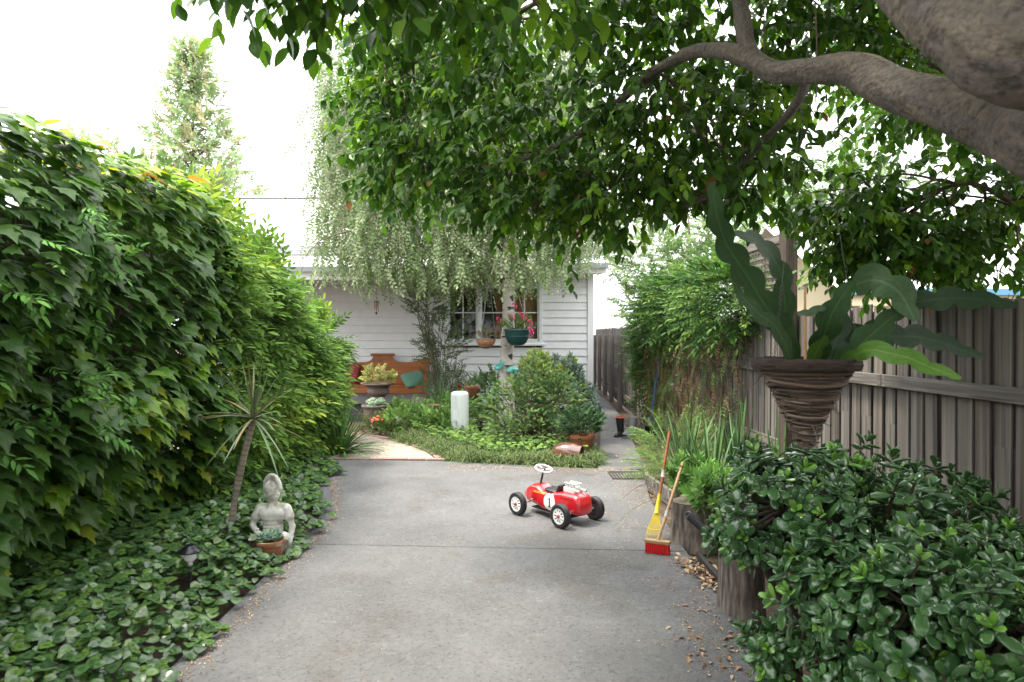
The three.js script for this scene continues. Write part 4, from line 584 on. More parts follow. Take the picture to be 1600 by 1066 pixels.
// ---------------------------------------------------------------- overhanging tree
{
  rnd = rng(101);
  const t = thing('overhanging_tree', 'large glossy-leaved tree arching over the driveway with thick bare limbs', 'tree', V(2.3, 0, -1.1)), o = t.position, loc = (a) => a.map((p) => p.clone().sub(o));
  part(t, 'trunk', limb(loc([V(2.35, -0.1, -1.0), V(2.3, 0.9, -1.1), V(2.2, 1.7, -1.15), V(2.0, 2.15, -1.3)]), [0.3, 0.25, 0.22, 0.2], { seg: 20, n: 30, wob: 0.12 }), barkMat);
  part(t, 'limb', limb(loc([V(2.2, 1.8, -1.2), at(1660, 240, 1.75), at(1580, 205, 1.92), at(1480, 168, 2.1), at(1400, 142, 2.3), at(1335, 112, 2.5), at(1262, 112, 2.7), at(1205, 112, 2.9), at(1172, 86, 3.02), at(1158, 30, 3.1), at(1150, -40, 3.2)]), [0.16, 0.12, 0.1, 0.09, 0.088, 0.07, 0.066, 0.05, 0.042, 0.036, 0.03], { seg: 40, n: 160, wob: 0.2, seed: 2 }), barkMat);
  part(t, 'limb', limb(loc([V(2.15, 1.9, -1.2), V(1.75, 2.15, -1.32), at(1620, 70, 1.5), at(1520, 10, 1.62), at(1430, -60, 1.8), at(1320, -170, 2.1)]), [0.2, 0.17, 0.14, 0.13, 0.115, 0.1], { seg: 40, n: 110, wob: 0.16, seed: 7 }), barkMat);
  const E = [ // centre, radii (m), sprays
    [at(690, 165, 5.0), V(0.72, 0.66, 0.5), 230], [at(700, 60, 4.8), V(0.55, 0.5, 0.5), 130], [at(870, 190, 4.4), V(0.85, 0.7, 0.6), 300], [at(1060, 205, 4.0), V(0.62, 0.46, 0.55), 230], [at(850, 10, 4.2), V(1.2, 0.42, 0.7), 260], [at(1150, 20, 4.2), V(0.8, 0.45, 0.5), 170],
    [at(830, 300, 4.5), V(0.48, 0.2, 0.4), 95], [at(960, 300, 4.2), V(0.4, 0.17, 0.4), 75], [at(640, 260, 4.9), V(0.35, 0.28, 0.4), 70], [at(1180, 275, 4.1), V(0.26, 0.2, 0.35), 60], [at(590, 150, 5.0), V(0.24, 0.4, 0.35), 50], [at(1130, 170, 4.4), V(0.36, 0.36, 0.4), 60],
    [at(1290, 60, 4.3), V(0.5, 0.4, 0.4), 90], [at(1440, 120, 4.4), V(0.5, 0.4, 0.4), 70], [at(1330, 310, 4.6), V(0.36, 0.3, 0.35), 150], [at(1420, 375, 4.7), V(0.5, 0.24, 0.35), 190], [at(1530, 320, 4.6), V(0.5, 0.36, 0.4), 130], [at(1345, 400, 4.8), V(0.26, 0.2, 0.3), 55], [at(1590, 260, 4.4), V(0.3, 0.4, 0.4), 60], [at(1590, 420, 4.4), V(0.3, 0.2, 0.4), 45],
    [at(1380, 0, 4.6), V(0.8, 0.3, 0.5), 80], [at(500, -82, 2.2), V(0.3, 0.06, 0.22), 60], [at(420, -105, 2.1), V(0.22, 0.04, 0.15), 24], [at(630, -60, 2.5), V(0.34, 0.08, 0.3), 34], [at(790, -10, 2.6), V(0.4, 0.12, 0.3), 26], [at(900, -140, 3.4), V(1.4, 0.3, 0.8), 200],
  ];
  const lv = new Leaves(glossLeaf, [green(0.075, 0.19, 0.016), green(0.11, 0.26, 0.018), green(0.05, 0.135, 0.016), green(0.22, 0.42, 0.022), green(0.08, 0.19, 0.022), lin(0.4, 0.17, 0.06)], leafMat({ clearcoat: 0.55, clearcoatRoughness: 0.25, transmission: 0.42 }));
  const twig = new THREE.CylinderGeometry(0.0016, 0.004, 1, 5, 1).translate(0, 0.5, 0), tm = [];
  // boughs that carry the crown: each a bent line, side branches leave from the nearest point on them
  const boughs = [
    [[at(1205, 112, 2.9), at(1120, 85, 3.15), at(1030, 110, 3.6), at(930, 190, 4.1), at(830, 250, 4.5), at(720, 250, 4.9), at(620, 215, 5.1)], [0.04, 0.03, 0.026, 0.022, 0.018, 0.012, 0.006]],
    [[at(1155, -10, 3.15), at(1090, -80, 3.5), at(960, -60, 4.0), at(800, 20, 4.5), at(680, 90, 4.9), at(590, 120, 5.1)], [0.036, 0.03, 0.024, 0.018, 0.012, 0.006]],
    [[at(1262, 112, 2.7), at(1240, 170, 3.1), at(1200, 230, 3.6), at(1110, 300, 4.0), at(980, 335, 4.3), at(850, 345, 4.5)], [0.026, 0.022, 0.018, 0.014, 0.01, 0.005]],
    [[V(2.9, 1.9, -2.2), V(2.9, 2.1, -3.4), at(1600, 330, 4.3), at(1500, 300, 4.5), at(1400, 340, 4.65), at(1310, 380, 4.8)], [0.05, 0.04, 0.028, 0.02, 0.012, 0.005]],
    [[V(2.9, 2.1, -3.4), at(1640, 200, 4.2), at(1500, 120, 4.4), at(1380, 60, 4.5), at(1270, 40, 4.4)], [0.04, 0.03, 0.02, 0.014, 0.006]],
    [[at(1320, -170, 2.1), at(1050, -190, 2.3), at(800, -130, 2.5), at(600, -95, 2.4), at(430, -100, 2.2), at(320, -105, 2.1)], [0.06, 0.04, 0.025, 0.016, 0.01, 0.005]],
  ];
  const onBough = []; boughs.forEach(([pts, rad], b) => { const q = pts.map((p, i) => i && i < pts.length - 1 ? jit(p, 0.05) : p); part(t, 'bough', limb(loc(q), rad, { seg: 10, n: 60, wob: 0.4, seed: b * 3 }), barkMat); new THREE.CatmullRomCurve3(q, false, 'centripetal').getPoints(24).forEach((p) => onBough.push(p)); });
  E.forEach(([c, r, n], i) => {
    const big = r.x > 0.3, near = onBough.slice().sort((p, q) => p.distanceToSquared(c) - q.distanceToSquared(c));
    for (let k = 0; k < (big ? 6 : 3); k++) { const e = inEll(c, r, 0.5).p, q = near[Math.floor(rnd() * 10)], m1 = q.clone().lerp(e, 0.35).add(V(gauss() * 0.08, rr(-0.03, 0.1), gauss() * 0.08)), m2 = q.clone().lerp(e, 0.7).add(V(gauss() * 0.08, rr(-0.03, 0.06), gauss() * 0.08)); part(t, 'branch', limb(loc([q, m1, m2, e]), [0.01, 0.007, 0.003], { seg: 6, n: 12, wob: 0.25, seed: k }), twigMat); }
    for (let k = 0; k < n; k++) {
      const { p, d } = inEll(c, r, 0.12), L = rr(0.14, 0.3), dir = jit(V(d.x * 0.8, d.y * 0.4 - 0.35, d.z * 0.8), 0.5).normalize(), nl = Math.round(rr(5, 10)), young = rnd() < 0.2;
      tm.push(leafMatrix(p, dir, V(0.3, 0.2, 1), L));
      for (let j = 0; j < nl; j++) {
        const u = (j + 1) / nl, q = p.clone().addScaledVector(dir, L * u), a = j * 2.4 + k, s = V(Math.cos(a), Math.sin(a) * 0.3, Math.sin(a)), ld = dir.clone().multiplyScalar(0.6).add(s.multiplyScalar(0.75)).add(V(0, -0.38, 0));
        lv.add(q, ld, jit(V(0, 1, 0.15), 0.55), rr(0.062, 0.098) * (young ? 0.92 : 1), young ? 3 : rnd() < 0.003 ? 5 : [0, 1, 2, 0, 1, 2, 4][Math.floor(rnd() * 7)]);
      }
    }
  });
  lv.build(t, 300);
  // the crown goes on overhead and behind the viewer
  const over = new Leaves([0, 1].map((i) => sprig(7, 0.4, glossLeaf[i], { size: 0.085, droop: 0.5, seed: 130 + i, r: 0.004, hang: 0.5 })), [green(0.065, 0.17, 0.016), green(0.09, 0.22, 0.018), green(0.05, 0.135, 0.016)], sprigMat({ transmission: 0.42, clearcoat: 0.5 }));
  for (const [c, r, n] of [[V(0.6, 4.5, -2.5), V(1.9, 0.45, 1.5), 800], [V(2.5, 4.2, -3.0), V(1.4, 0.5, 1.6), 800], [V(0.8, 4.2, 0.2), V(2.0, 0.5, 1.6), 760], [V(2.7, 4.0, 0.2), V(1.5, 0.5, 1.6), 600], [V(3.6, 3.8, -5.2), V(0.8, 0.5, 1.3), 300], [V(0.6, 3.1, 2.6), V(3.0, 1.1, 0.9), 1000], [V(2.6, 1.7, 2.6), V(1.4, 1.1, 0.6), 450]]) for (let k = 0; k < n; k++) { const { p, d } = inEll(c, r, 0.1); over.add(p, jit(V(d.x, d.y * 0.5 - 0.2, d.z), 0.5), jit(V(0, 1, 0.1), 0.5), rr(0.8, 1.25)); }
  over.build(t, 0, 'leaf', 'upper_crown');
  const im = new THREE.InstancedMesh(twig, twigMat, tm.length); im.name = 'twig'; im.userData.kind = 'stuff'; const inv = new THREE.Matrix4().makeTranslation(-o.x, -o.y, -o.z); tm.forEach((m, k) => im.setMatrixAt(k, inv.clone().multiply(m))); t.add(im);
  // thin aerial shoots hanging off the limb
  for (const [x, y, D, l] of [[1272, 125, 2.75, 0.5], [1190, 90, 3.0, 0.35]]) part(t, 'hanging_shoot', limb(loc([at(x, y - 120, D), at(x + 3, y - 40, D), at(x, y + 60, D)]), [0.003, 0.002], { seg: 5, n: 8 }), twigMat);
}
// ---------------------------------------------------------------- creeper hedge on the left
const ivyOut = (w) => [[0, 0], [0.1 * w, -0.06], [0.26 * w, -0.03], [0.42 * w, 0.1], [0.52 * w, 0.3], [0.4 * w, 0.36], [0.36 * w, 0.46], [0.43 * w, 0.66], [0.3 * w, 0.66], [0.2 * w, 0.68], [0.1 * w, 0.86], [0, 1.04]];
const ivyLeaf = [lobedGeo(ivyOut(0.95), 0.25, 0.22), lobedGeo(ivyOut(1.08), 0.12, 0.34), lobedGeo(ivyOut(0.86), 0.34, 0.12)];
{
  rnd = rng(202);
  const t = thing('creeper_hedge', 'tall wall of broad lobed creeper leaves along the driveway edge', 'hedge', V(-3.0, 0, -3.8)), o = t.position;
  const surf = (y, z) => -2.62 - 0.36 * Math.pow(clamp(1 - y / 1.3), 1.6) + 0.34 * (fbm(y * 1.9 + 4, z * 1.7 + 20, 0, 0, 3) - 0.5) * 2 - 0.2 * smooth(2.3, 2.85, y) - 0.12 * smooth(-6.0, -6.8, z);
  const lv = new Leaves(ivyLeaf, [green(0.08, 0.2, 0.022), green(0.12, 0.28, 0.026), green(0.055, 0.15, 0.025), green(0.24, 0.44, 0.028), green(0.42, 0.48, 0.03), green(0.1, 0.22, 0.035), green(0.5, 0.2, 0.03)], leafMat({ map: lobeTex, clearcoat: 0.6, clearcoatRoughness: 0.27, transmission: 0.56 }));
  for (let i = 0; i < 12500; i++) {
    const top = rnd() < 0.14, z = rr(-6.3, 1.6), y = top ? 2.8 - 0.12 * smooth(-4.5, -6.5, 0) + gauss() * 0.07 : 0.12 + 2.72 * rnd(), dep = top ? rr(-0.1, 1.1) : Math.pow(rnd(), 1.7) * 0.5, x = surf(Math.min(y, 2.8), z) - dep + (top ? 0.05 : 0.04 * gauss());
    const patch = fbm(y * 1.2 + 50, z * 1.1 + 8, 0, 0, 3) + 0.24 * gauss() + (top ? 0.42 : 0), c = top && rnd() < 0.04 ? 6 : top && rnd() < 0.6 ? (rnd() < 0.3 ? 4 : 3) : patch > 0.8 ? (rnd() < 0.3 ? 4 : 3) : patch > 0.66 ? (rnd() < 0.4 ? 3 : 5) : pick([0, 0, 1, 2, 2, 5]);  // more lime on top: young leaves, plus top-lit glow put into the colour
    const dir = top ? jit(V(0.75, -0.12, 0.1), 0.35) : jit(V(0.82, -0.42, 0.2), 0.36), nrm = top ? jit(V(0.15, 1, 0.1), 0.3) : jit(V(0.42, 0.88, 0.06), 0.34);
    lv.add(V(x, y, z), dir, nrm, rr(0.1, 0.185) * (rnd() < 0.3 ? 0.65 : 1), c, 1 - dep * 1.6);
  }
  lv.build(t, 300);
  for (let k = 0; k < 40; k++) { const z = rr(-6, -1.5), y0 = rr(0, 1.8), x = (y, zz) => surf(y, zz) - rr(0.12, 0.5), p = []; let yy = y0, zz = z; for (let j = 0; j < 5; j++) { p.push(V(x(yy, zz), yy, zz).sub(o)); yy += rr(0.1, 0.3); zz += gauss() * 0.18; } part(t, 'stem', limb(p, [0.009, 0.004], { seg: 5, n: 14 }), twigMat); }
  // finer vine threading through the creeper close to the frame edge
  const fine = new Leaves([sprig(4, 0.16, slimLeaf, { size: 0.075, droop: 0.35, seed: 5, r: 0.002 })], [green(0.09, 0.24, 0.035), green(0.07, 0.19, 0.03)], sprigMat({}));
  for (let i = 0; i < 110; i++) { const z = rr(-4.6, -2.6), y = rr(0.9, 2.5), x = surf(y, z) + rr(-0.05, 0.07); fine.add(V(x, y, z), jit(V(0.5, -0.2, 0.3), 0.6), jit(V(0.3, 0.9, 0.2), 0.3), rr(0.7, 1.3)); }
  fine.build(t, 0, 'leaf', 'vine_foliage');
}
// ---------------------------------------------------------------- feathery hedge beyond it
const nandina = [0, 1, 2].map((i) => sprig(5 + i, 0.3, slimLeaf, { size: 0.078, droop: 0.6, seed: 30 + i, spread: 0.85, r: 0.0022 }));
{
  rnd = rng(303);
  const t = thing('feathery_hedge', 'dense feathery green hedge beside the aggregate path', 'hedge', V(-3.0, 0, -8.2)), o = t.position;
  const H = (z) => lerp(2.5, 1.45, smooth(-6.4, -9.4, z)) + 0.3 * (fbm(z * 2, 3) - 0.5), face = (y, z) => lerp(-2.72, -2.62, smooth(-6, -7.6, z)) - 0.22 * smooth(-8.6, -10.4, z) + 0.62 * (fbm(y * 2.2 + 9, z * 1.9 + 30, 0, 0, 3) - 0.5) - 0.16 * Math.pow(Math.abs(y - 1.3) / 1.4, 2);
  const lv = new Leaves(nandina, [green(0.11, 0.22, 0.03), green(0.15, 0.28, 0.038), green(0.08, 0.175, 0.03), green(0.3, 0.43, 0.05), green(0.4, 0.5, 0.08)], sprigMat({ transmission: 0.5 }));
  for (let i = 0; i < 5200; i++) {
    const z = rr(-10.7, -5.9), top = rnd() < 0.3, h = H(z), y = top ? h + 0.12 * gauss() + 0.1 : 0.12 + (h - 0.1) * Math.pow(rnd(), 0.85), dep = top ? rr(0, 1.5) : Math.pow(rnd(), 1.5) * 0.55, x = face(Math.min(y, h), z) - dep - (top ? 0.06 : 0);
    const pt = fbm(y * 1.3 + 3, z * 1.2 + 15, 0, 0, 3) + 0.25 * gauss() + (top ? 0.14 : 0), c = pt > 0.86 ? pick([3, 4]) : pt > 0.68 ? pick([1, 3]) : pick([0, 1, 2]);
    lv.add(V(x, y, z), top ? jit(V(0.35, 0.85, 0.1), 0.45) : jit(V(0.8, 0.15, 0.35), 0.45), top ? jit(V(0.6, 0.3, 0.5), 0.4) : jit(V(0.2, 0.9, 0.25), 0.35), rr(0.8, 1.6), c);
  }
  lv.build(t, 0);
  const cane = [std({ color: lin(0.2, 0.13, 0.08), roughness: 0.8 }), std({ color: lin(0.13, 0.1, 0.06), roughness: 0.8 })];
  for (let k = 0; k < 60; k++) { const z = rr(-10.4, -6.2), x = face(0.8, z) - rr(0.08, 0.55), l = rr(1.2, 2.3); part(t, 'cane', limb([V(x, -0.05, z), V(x + 0.05 * gauss(), l * 0.5, z + 0.06 * gauss()), V(x + 0.16 * gauss(), l, z + 0.15 * gauss())].map((p) => p.sub(o)), [0.012, 0.007], { seg: 6, n: 8 }), pick(cane)); }
}
// ---------------------------------------------------------------- ground cover, litter
const heart = lobedGeo([[0, 0.1], [0.1, 0.0], [0.28, -0.05], [0.44, 0.08], [0.5, 0.3], [0.46, 0.52], [0.34, 0.74], [0.18, 0.9], [0, 1.0]], 0.16, 0.1);
function mass(name, label, geos, mat, items, category) { // uncountable growth
  const g = new THREE.Group(); g.name = numbered(name); scene.add(g); tag(g, label, category, null, 'stuff'); const by = geos.map(() => []); items.forEach((it) => by[Math.floor(rnd() * geos.length)].push(it));
  geos.forEach((q, i) => { if (!by[i].length) return; const im = new THREE.InstancedMesh(q, mat, by[i].length); im.name = name + '_blades'; im.userData.kind = 'stuff'; im.castShadow = im.receiveShadow = true; by[i].forEach((it, k) => { im.setMatrixAt(k, it.m); im.setColorAt(k, it.c); }); g.add(im); });
}
const tint = (list, k = 0.2) => pick(list).clone().multiplyScalar(rr(1 - k, 1 + k));
{
  rnd = rng(404); const items = [], cs = [green(0.06, 0.15, 0.035), green(0.048, 0.12, 0.03), green(0.085, 0.19, 0.04), green(0.11, 0.22, 0.03)];
  const edge = (z) => -1.6 - 0.42 * smooth(-5.7, -7.8, z) + 0.2 * (fbm(z * 4, 1, 0, 0, 3) - 0.5) * 2;
  for (let i = 0; i < 8600; i++) { const z = rr(-8.2, -2.4), x = edge(z) - Math.pow(rnd(), 0.9) * 1.7, hgt = 0.02 + 0.13 * smooth(0, 0.35, edge(z) - x) * rr(0.35, 1.25) + 0.06 * fbm(x * 4, z * 4); const th = rr(0, 6.28); if (Math.hypot(x + 1.94, z + 3.98) < 0.1 || Math.hypot(x + 1.79, z + 5.0) < 0.2) continue; items.push({ m: leafMatrix(V(x, hgt, z), V(Math.cos(th), rr(-0.35, 0.15), Math.sin(th)), jit(V(0.25, 1, 0.25), 0.36), rr(0.04, 0.078)), c: tint(cs) }); }
  mass('ground_cover', 'heart-leaved silvery ground cover spilling to the driveway edge', [heart], leafMat({ map: heartTex, clearcoat: 0.8, clearcoatRoughness: 0.22, transmission: 0.25 }), items, 'ground cover');
}
{
  rnd = rng(405); const it = [], dry = leafGeo({ L: 1, W: 0.5, n: 4, fold: 0.5, curl: 0.35 }), cs = [lin(0.32, 0.19, 0.1), lin(0.42, 0.28, 0.16), lin(0.24, 0.13, 0.075), lin(0.5, 0.37, 0.24)];
  const put = (x, z, s, y = 0.004) => { const th = rr(0, 6.28); it.push({ m: leafMatrix(V(x, y + s * 0.1, z), V(Math.cos(th), rr(-0.05, 0.12), Math.sin(th)), jit(V(0, 1, 0), 0.5), s), c: tint(cs) }); };
  for (let i = 0; i < 130; i++) put(1.27 + 0.09 * gauss(), -4.55 + 0.34 * gauss(), rr(0.03, 0.06), 0.003 + 0.02 * rnd());
  for (let i = 0; i < 90; i++) put(1.06 + 0.25 * gauss(), -3.5 + 0.5 * gauss(), rr(0.02, 0.045));
  for (let i = 0; i < 60; i++) put(rr(1.35, 2.4), rr(-4, -2.2), rr(0.03, 0.06), -0.05);
  for (let i = 0; i < 3800; i++) { const z = rr(-7.7, -3.2), x = 1.3 + 0.05 * smooth(-5, -7.6, z) * 4 - Math.abs(gauss()) * (0.34 + 0.5 * fbm(z * 2, 5)); if (fbm(x * 5, z * 5, 0, 0, 3) > 0.44) put(x, z, rr(0.006, 0.014), 0.003); }
  for (let i = 0; i < 1500; i++) { const z = rr(-7.6, -3), x = -1.58 - 0.42 * smooth(-5.7, -7.8, z) + Math.abs(gauss()) * 0.12; put(x, z, rr(0.006, 0.016), 0.003); }
  for (let i = 0; i < 1300; i++) { const x = rr(-0.8, 1.4), z = -8.12 - 0.24 * clamp((0.95 - x) / 1.8) + Math.abs(gauss()) * 0.3; put(x, z, rr(0.007, 0.017), 0.003); }
  for (let i = 0; i < 900; i++) put(rr(-1.5, 1.25), rr(-8, -2.9), rr(0.004, 0.009), 0.003);
  for (let i = 0; i < 130; i++) put(rr(1.0, 2.0), rr(-12, -8), rr(0.012, 0.035), 0.0);
  mass('leaf_litter', 'dry brown leaves and seed litter along the concrete edges', [dry], std({ roughness: 0.95 }), it, 'leaf litter');
}
// ---------------------------------------------------------------- spiky dracaena
function bladed(t, base, n, len, half, { tilt = [0.1, 1.4], mats, sag = 0.4, up0 = 0, name = 'leaf', keel = 0.35, seg = 8 } = {}) {
  for (let k = 0; k < n; k++) {
    const a = k * 2.39996 + rr(-0.3, 0.3), e = lerp(tilt[0], tilt[1], Math.pow(rnd(), 0.8)), L = len * rr(0.65, 1.1), d = V(Math.cos(a) * Math.sin(e), Math.cos(e), Math.sin(a) * Math.sin(e)), s = sag * Math.sin(Math.min(e, 1.57)) * rr(0.4, 1.2);
    const p = (u) => base.clone().addScaledVector(d, L * u).add(V(0, -s * L * u * u, 0));
    part(t, name, strap([p(0), p(0.3), p(0.65), p(1)], (u) => half * Math.max(0.06, Math.pow(Math.sin(Math.PI * Math.min(0.98, 0.25 + u * 0.74)), 0.7)), { n: seg, keel, up: V(Math.sin(a) * 0.05, 1, 0.04) }), pick(mats));
  }
}
const bladeMats = (list, o) => list.map((c) => phy({ color: c, roughness: 0.7, clearcoat: 0.5, clearcoatRoughness: 0.35, map: veinTex, ...o }));
{
  rnd = rng(505);
  const t = thing('dracaena', 'spiky narrow-leaved dracaena with a bare leaning stem', 'plant', V(-2.14, -0.05, -5.14)), top = V(0.2, 1.02, 0.02), bark = std({ map: dtex(64, 256, (u, v) => { const k = 0.42 + 0.2 * fbm(u * 8, v * 30, 8, 30, 3) - 0.1 * (Math.sin(v * 160) > 0.6 ? 1 : 0); return [k, k * 0.92, k * 0.82]; }), roughness: 0.95 });
  part(t, 'stem', limb([V(0, 0, 0), V(0.03, 0.3, 0), V(0.1, 0.65, 0.01), top], [0.024, 0.022, 0.026, 0.022], { seg: 10, n: 24, wob: 0.25 }), bark);
  bladed(t, top, 46, 0.48, 0.0085, { tilt: [0.02, 2.1], sag: 0.32, mats: bladeMats([lin(0.1, 0.17, 0.06), lin(0.14, 0.21, 0.085), lin(0.07, 0.14, 0.04), lin(0.2, 0.24, 0.13), lin(0.22, 0.17, 0.06)]) });
}
{ // arching strap plant at the path
  rnd = rng(506); const t = thing('strap_leaf_plant', 'arching bright green strap-leaved plant at the aggregate path', 'plant', V(-2.32, -0.04, -9.15));
  bladed(t, V(0, 0.0, 0), 120, 0.86, 0.017, { tilt: [0.1, 1.15], sag: 0.5, mats: bladeMats([lin(0.1, 0.23, 0.05), lin(0.14, 0.29, 0.07), lin(0.07, 0.17, 0.04)]) });
}
for (const [x, z, n, s, lab] of [[1.82, -6.2, 46, 5, 'tall upright lily clump behind the rake handle'], [2.2, -6.7, 46, 6, 'tall upright lily clump against the creeper-covered fence'], [2.15, -5.5, 40, 7, 'tall upright lily clump above the jade bush'], [1.78, -7.0, 36, 8, 'tall upright lily clump beside the feathery fern']]) {
  rnd = rng(510 + s); const t = thing('lily_clump', lab, 'plant', V(x, -0.05, z), 0, 'lily clumps by the fence');
  bladed(t, V(0, 0, 0), n, 1.02, 0.013, { tilt: [0.02, 0.55], sag: 0.5, mats: bladeMats([lin(0.085, 0.2, 0.055), lin(0.12, 0.26, 0.07), lin(0.06, 0.15, 0.045)]), keel: 0.5 });
}
{ // long fallen blades reaching over the concrete
  rnd = rng(520); const t = thing('strap_leaf_plant', 'thin strap plant arching onto the concrete beside the rake', 'plant', V(1.5, -0.04, -5.8)), m = bladeMats([lin(0.16, 0.24, 0.09), lin(0.07, 0.13, 0.05)]);
  const O = t.position; for (const pts of [[V(1.5, 0.02, -5.8), V(1.25, 0.24, -5.65), V(1.0, 0.16, -5.62), V(0.83, 0.012, -5.6)], [V(1.5, 0.02, -5.8), V(1.3, 0.3, -5.95), V(1.1, 0.22, -6.1), V(0.98, 0.1, -6.15)], [V(1.5, 0.02, -5.8), V(1.42, 0.4, -5.7), V(1.3, 0.5, -5.5)], [V(1.5, 0.02, -5.8), V(1.6, 0.4, -5.7), V(1.75, 0.55, -5.6)]]) part(t, 'leaf', strap(pts.map((p) => p.clone().sub(O)), (u) => 0.009 * Math.sin(Math.PI * (0.2 + u * 0.78)), { n: 12, keel: 0.4 }), pick(m));
}
// ---------------------------------------------------------------- generic shrubs
function shrub(name, label, category, base, blobs, geos, colors, mat, { size = [0.05, 0.08], parts = 0, shell = 0.35, droop = 0, stems = 5, stemR = 0.008, up = 0.4, group } = {}) {
  const t = thing(name, label, category, base, 0, group); const lv = new Leaves(geos, colors, mat);
  blobs.forEach(([c, r, n], b) => {
    for (let k = 0; k < n; k++) { const { p, d } = inEll(c, r, shell); if (p.y < 0.0) continue; lv.add(p, jit(V(d.x, d.y * 0.5 + up - droop, d.z), 0.5), jit(V(d.x * 0.5, 0.8, d.z * 0.5 + 0.2), 0.4), rr(...size)); }
    for (let k = 0; k < stems; k++) { const e = inEll(c, r, 0.3).p.sub(base), s = V(gauss() * 0.06, 0, gauss() * 0.06); part(t, 'stem', limb([s, s.clone().lerp(e, 0.5).add(V(gauss() * 0.05, 0.06, gauss() * 0.05)), e], [stemR, stemR * 0.4], { seg: 5, n: 8 }), twigMat); }
  });
  lv.build(t, parts); return t;
}
rnd = rng(606);
const fernSprig = sprig(14, 0.34, leafGeo({ L: 1, W: 0.16, n: 2, fold: 0.1 }), { size: 0.05, droop: 0.5, seed: 61, r: 0.0018, spread: 0.9 });
const bushSprig = [0, 1].map((i) => sprig(5, 0.16, roundLeaf, { size: 0.05, droop: 0.3, seed: 70 + i, r: 0.002 }));
const whorl = (() => { const l = []; for (let k = 0; k < 14; k++) { const a = k * 2.4, e = lerp(0.25, 1.3, k / 13); l.push(setColor(slimLeaf.clone().applyMatrix4(leafMatrix(V(0, 0.1 - 0.06 * k / 13, 0), V(Math.cos(a) * Math.sin(e), Math.cos(e), Math.sin(a) * Math.sin(e)), V(-Math.cos(a), 1, -Math.sin(a)), 0.09)), lin(1, 1, 1).multiplyScalar(lerp(1.25, 0.8, k / 13)))); } return mergeGeometries(l); })();
shrub('asparagus_fern', 'soft feathery bright green fern at the path corner', 'plant', V(1.82, -0.05, -7.7), [[V(1.9, 0.25, -8.0), V(0.3, 0.28, 0.5), 130], [V(1.66, 0.14, -7.3), V(0.16, 0.16, 0.35), 60]], [fernSprig], [green(0.14, 0.26, 0.05), green(0.18, 0.3, 0.07), green(0.1, 0.2, 0.045)], sprigMat({}), { size: [0.7, 1.2], up: 0.6 });
shrub('leafy_clump', 'bright green whorled plant spilling over the wide stump', 'plant', V(1.6, 0.0, -5.35), [[V(1.62, 0.36, -5.2), V(0.24, 0.14, 0.3), 90], [V(1.5, 0.36, -5.75), V(0.2, 0.12, 0.25), 50]], [whorl], [green(0.13, 0.28, 0.05), green(0.17, 0.33, 0.07), green(0.09, 0.2, 0.04)], sprigMat({}), { size: [0.7, 1.1], up: 1.2, stems: 8 });
shrub('camellia_bush', 'dense dark-leaved bush in the middle of the garden bed', 'shrub', V(0.32, -0.04, -9.7), [[V(0.1, 0.55, -9.8), V(0.58, 0.45, 0.5), 950], [V(0.62, 0.62, -9.9), V(0.5, 0.48, 0.5), 850], [V(0.35, 0.95, -10.1), V(0.4, 0.3, 0.4), 420], [V(0.3, 0.3, -9.3), V(0.75, 0.28, 0.35), 420]], glossLeaf, [green(0.07, 0.15, 0.035), green(0.095, 0.19, 0.045), green(0.05, 0.115, 0.03), green(0.16, 0.23, 0.05)], leafMat({ clearcoat: 0.35 }), { size: [0.055, 0.085], stems: 12, stemR: 0.012, shell: 0.2 });
shrub('spurge_plant', 'yellow-green spurge heads above the dark bush', 'plant', V(0.5, -0.04, -10.9), [[at(842, 575, 10.9), V(0.24, 0.2, 0.2), 60], [at(858, 590, 10.7), V(0.2, 0.2, 0.2), 55], [at(888, 572, 11), V(0.07, 0.06, 0.07), 10]], [whorl], [green(0.26, 0.34, 0.06), green(0.2, 0.3, 0.06), green(0.32, 0.38, 0.09)], sprigMat({}), { size: [0.7, 1.05], up: 1.4, stems: 7, stemR: 0.01 });
shrub('grey_leaf_shrub', 'blue-grey fine-leaved shrub at the house corner', 'shrub', V(1.08, -0.04, -10.6), [[V(1.08, 0.62, -10.6), V(0.16, 0.26, 0.25), 80], [V(0.85, 0.95, -11.0), V(0.26, 0.22, 0.26), 90], [V(1.18, 0.42, -10.2), V(0.12, 0.22, 0.22), 50]], [whorl], [green(0.14, 0.2, 0.15), green(0.1, 0.16, 0.12), green(0.18, 0.24, 0.17)], sprigMat({ transmission: 0.2 }), { size: [0.7, 1.1], up: 1.0, stems: 12, stemR: 0.012 });
shrub('potted_plant', 'dark fine-leaved plant growing in the terracotta pot by the path', 'plant', V(0.92, 0.22, -9.05), [[V(0.93, 0.42, -9.05), V(0.25, 0.16, 0.22), 260]], bushSprig, [green(0.045, 0.1, 0.035), green(0.06, 0.12, 0.045), green(0.03, 0.075, 0.03)], sprigMat({}), { size: [0.45, 0.8], up: 0.7 });
shrub('low_border_plant', 'lush light green low planting behind the mondo grass', 'plant', V(-1.2, -0.04, -10.9), [[V(-1.7, 0.14, -11.2), V(0.5, 0.2, 0.4), 240], [V(-1.1, 0.15, -10.9), V(0.45, 0.2, 0.4), 240], [V(-1.75, 0.22, -11.5), V(0.4, 0.22, 0.3), 160], [V(-1.0, 0.24, -11.6), V(0.5, 0.28, 0.3), 200]], bushSprig, [green(0.15, 0.27, 0.06), green(0.2, 0.34, 0.08), green(0.11, 0.22, 0.05)], sprigMat({}), { size: [0.6, 1.1], up: 0.7 });
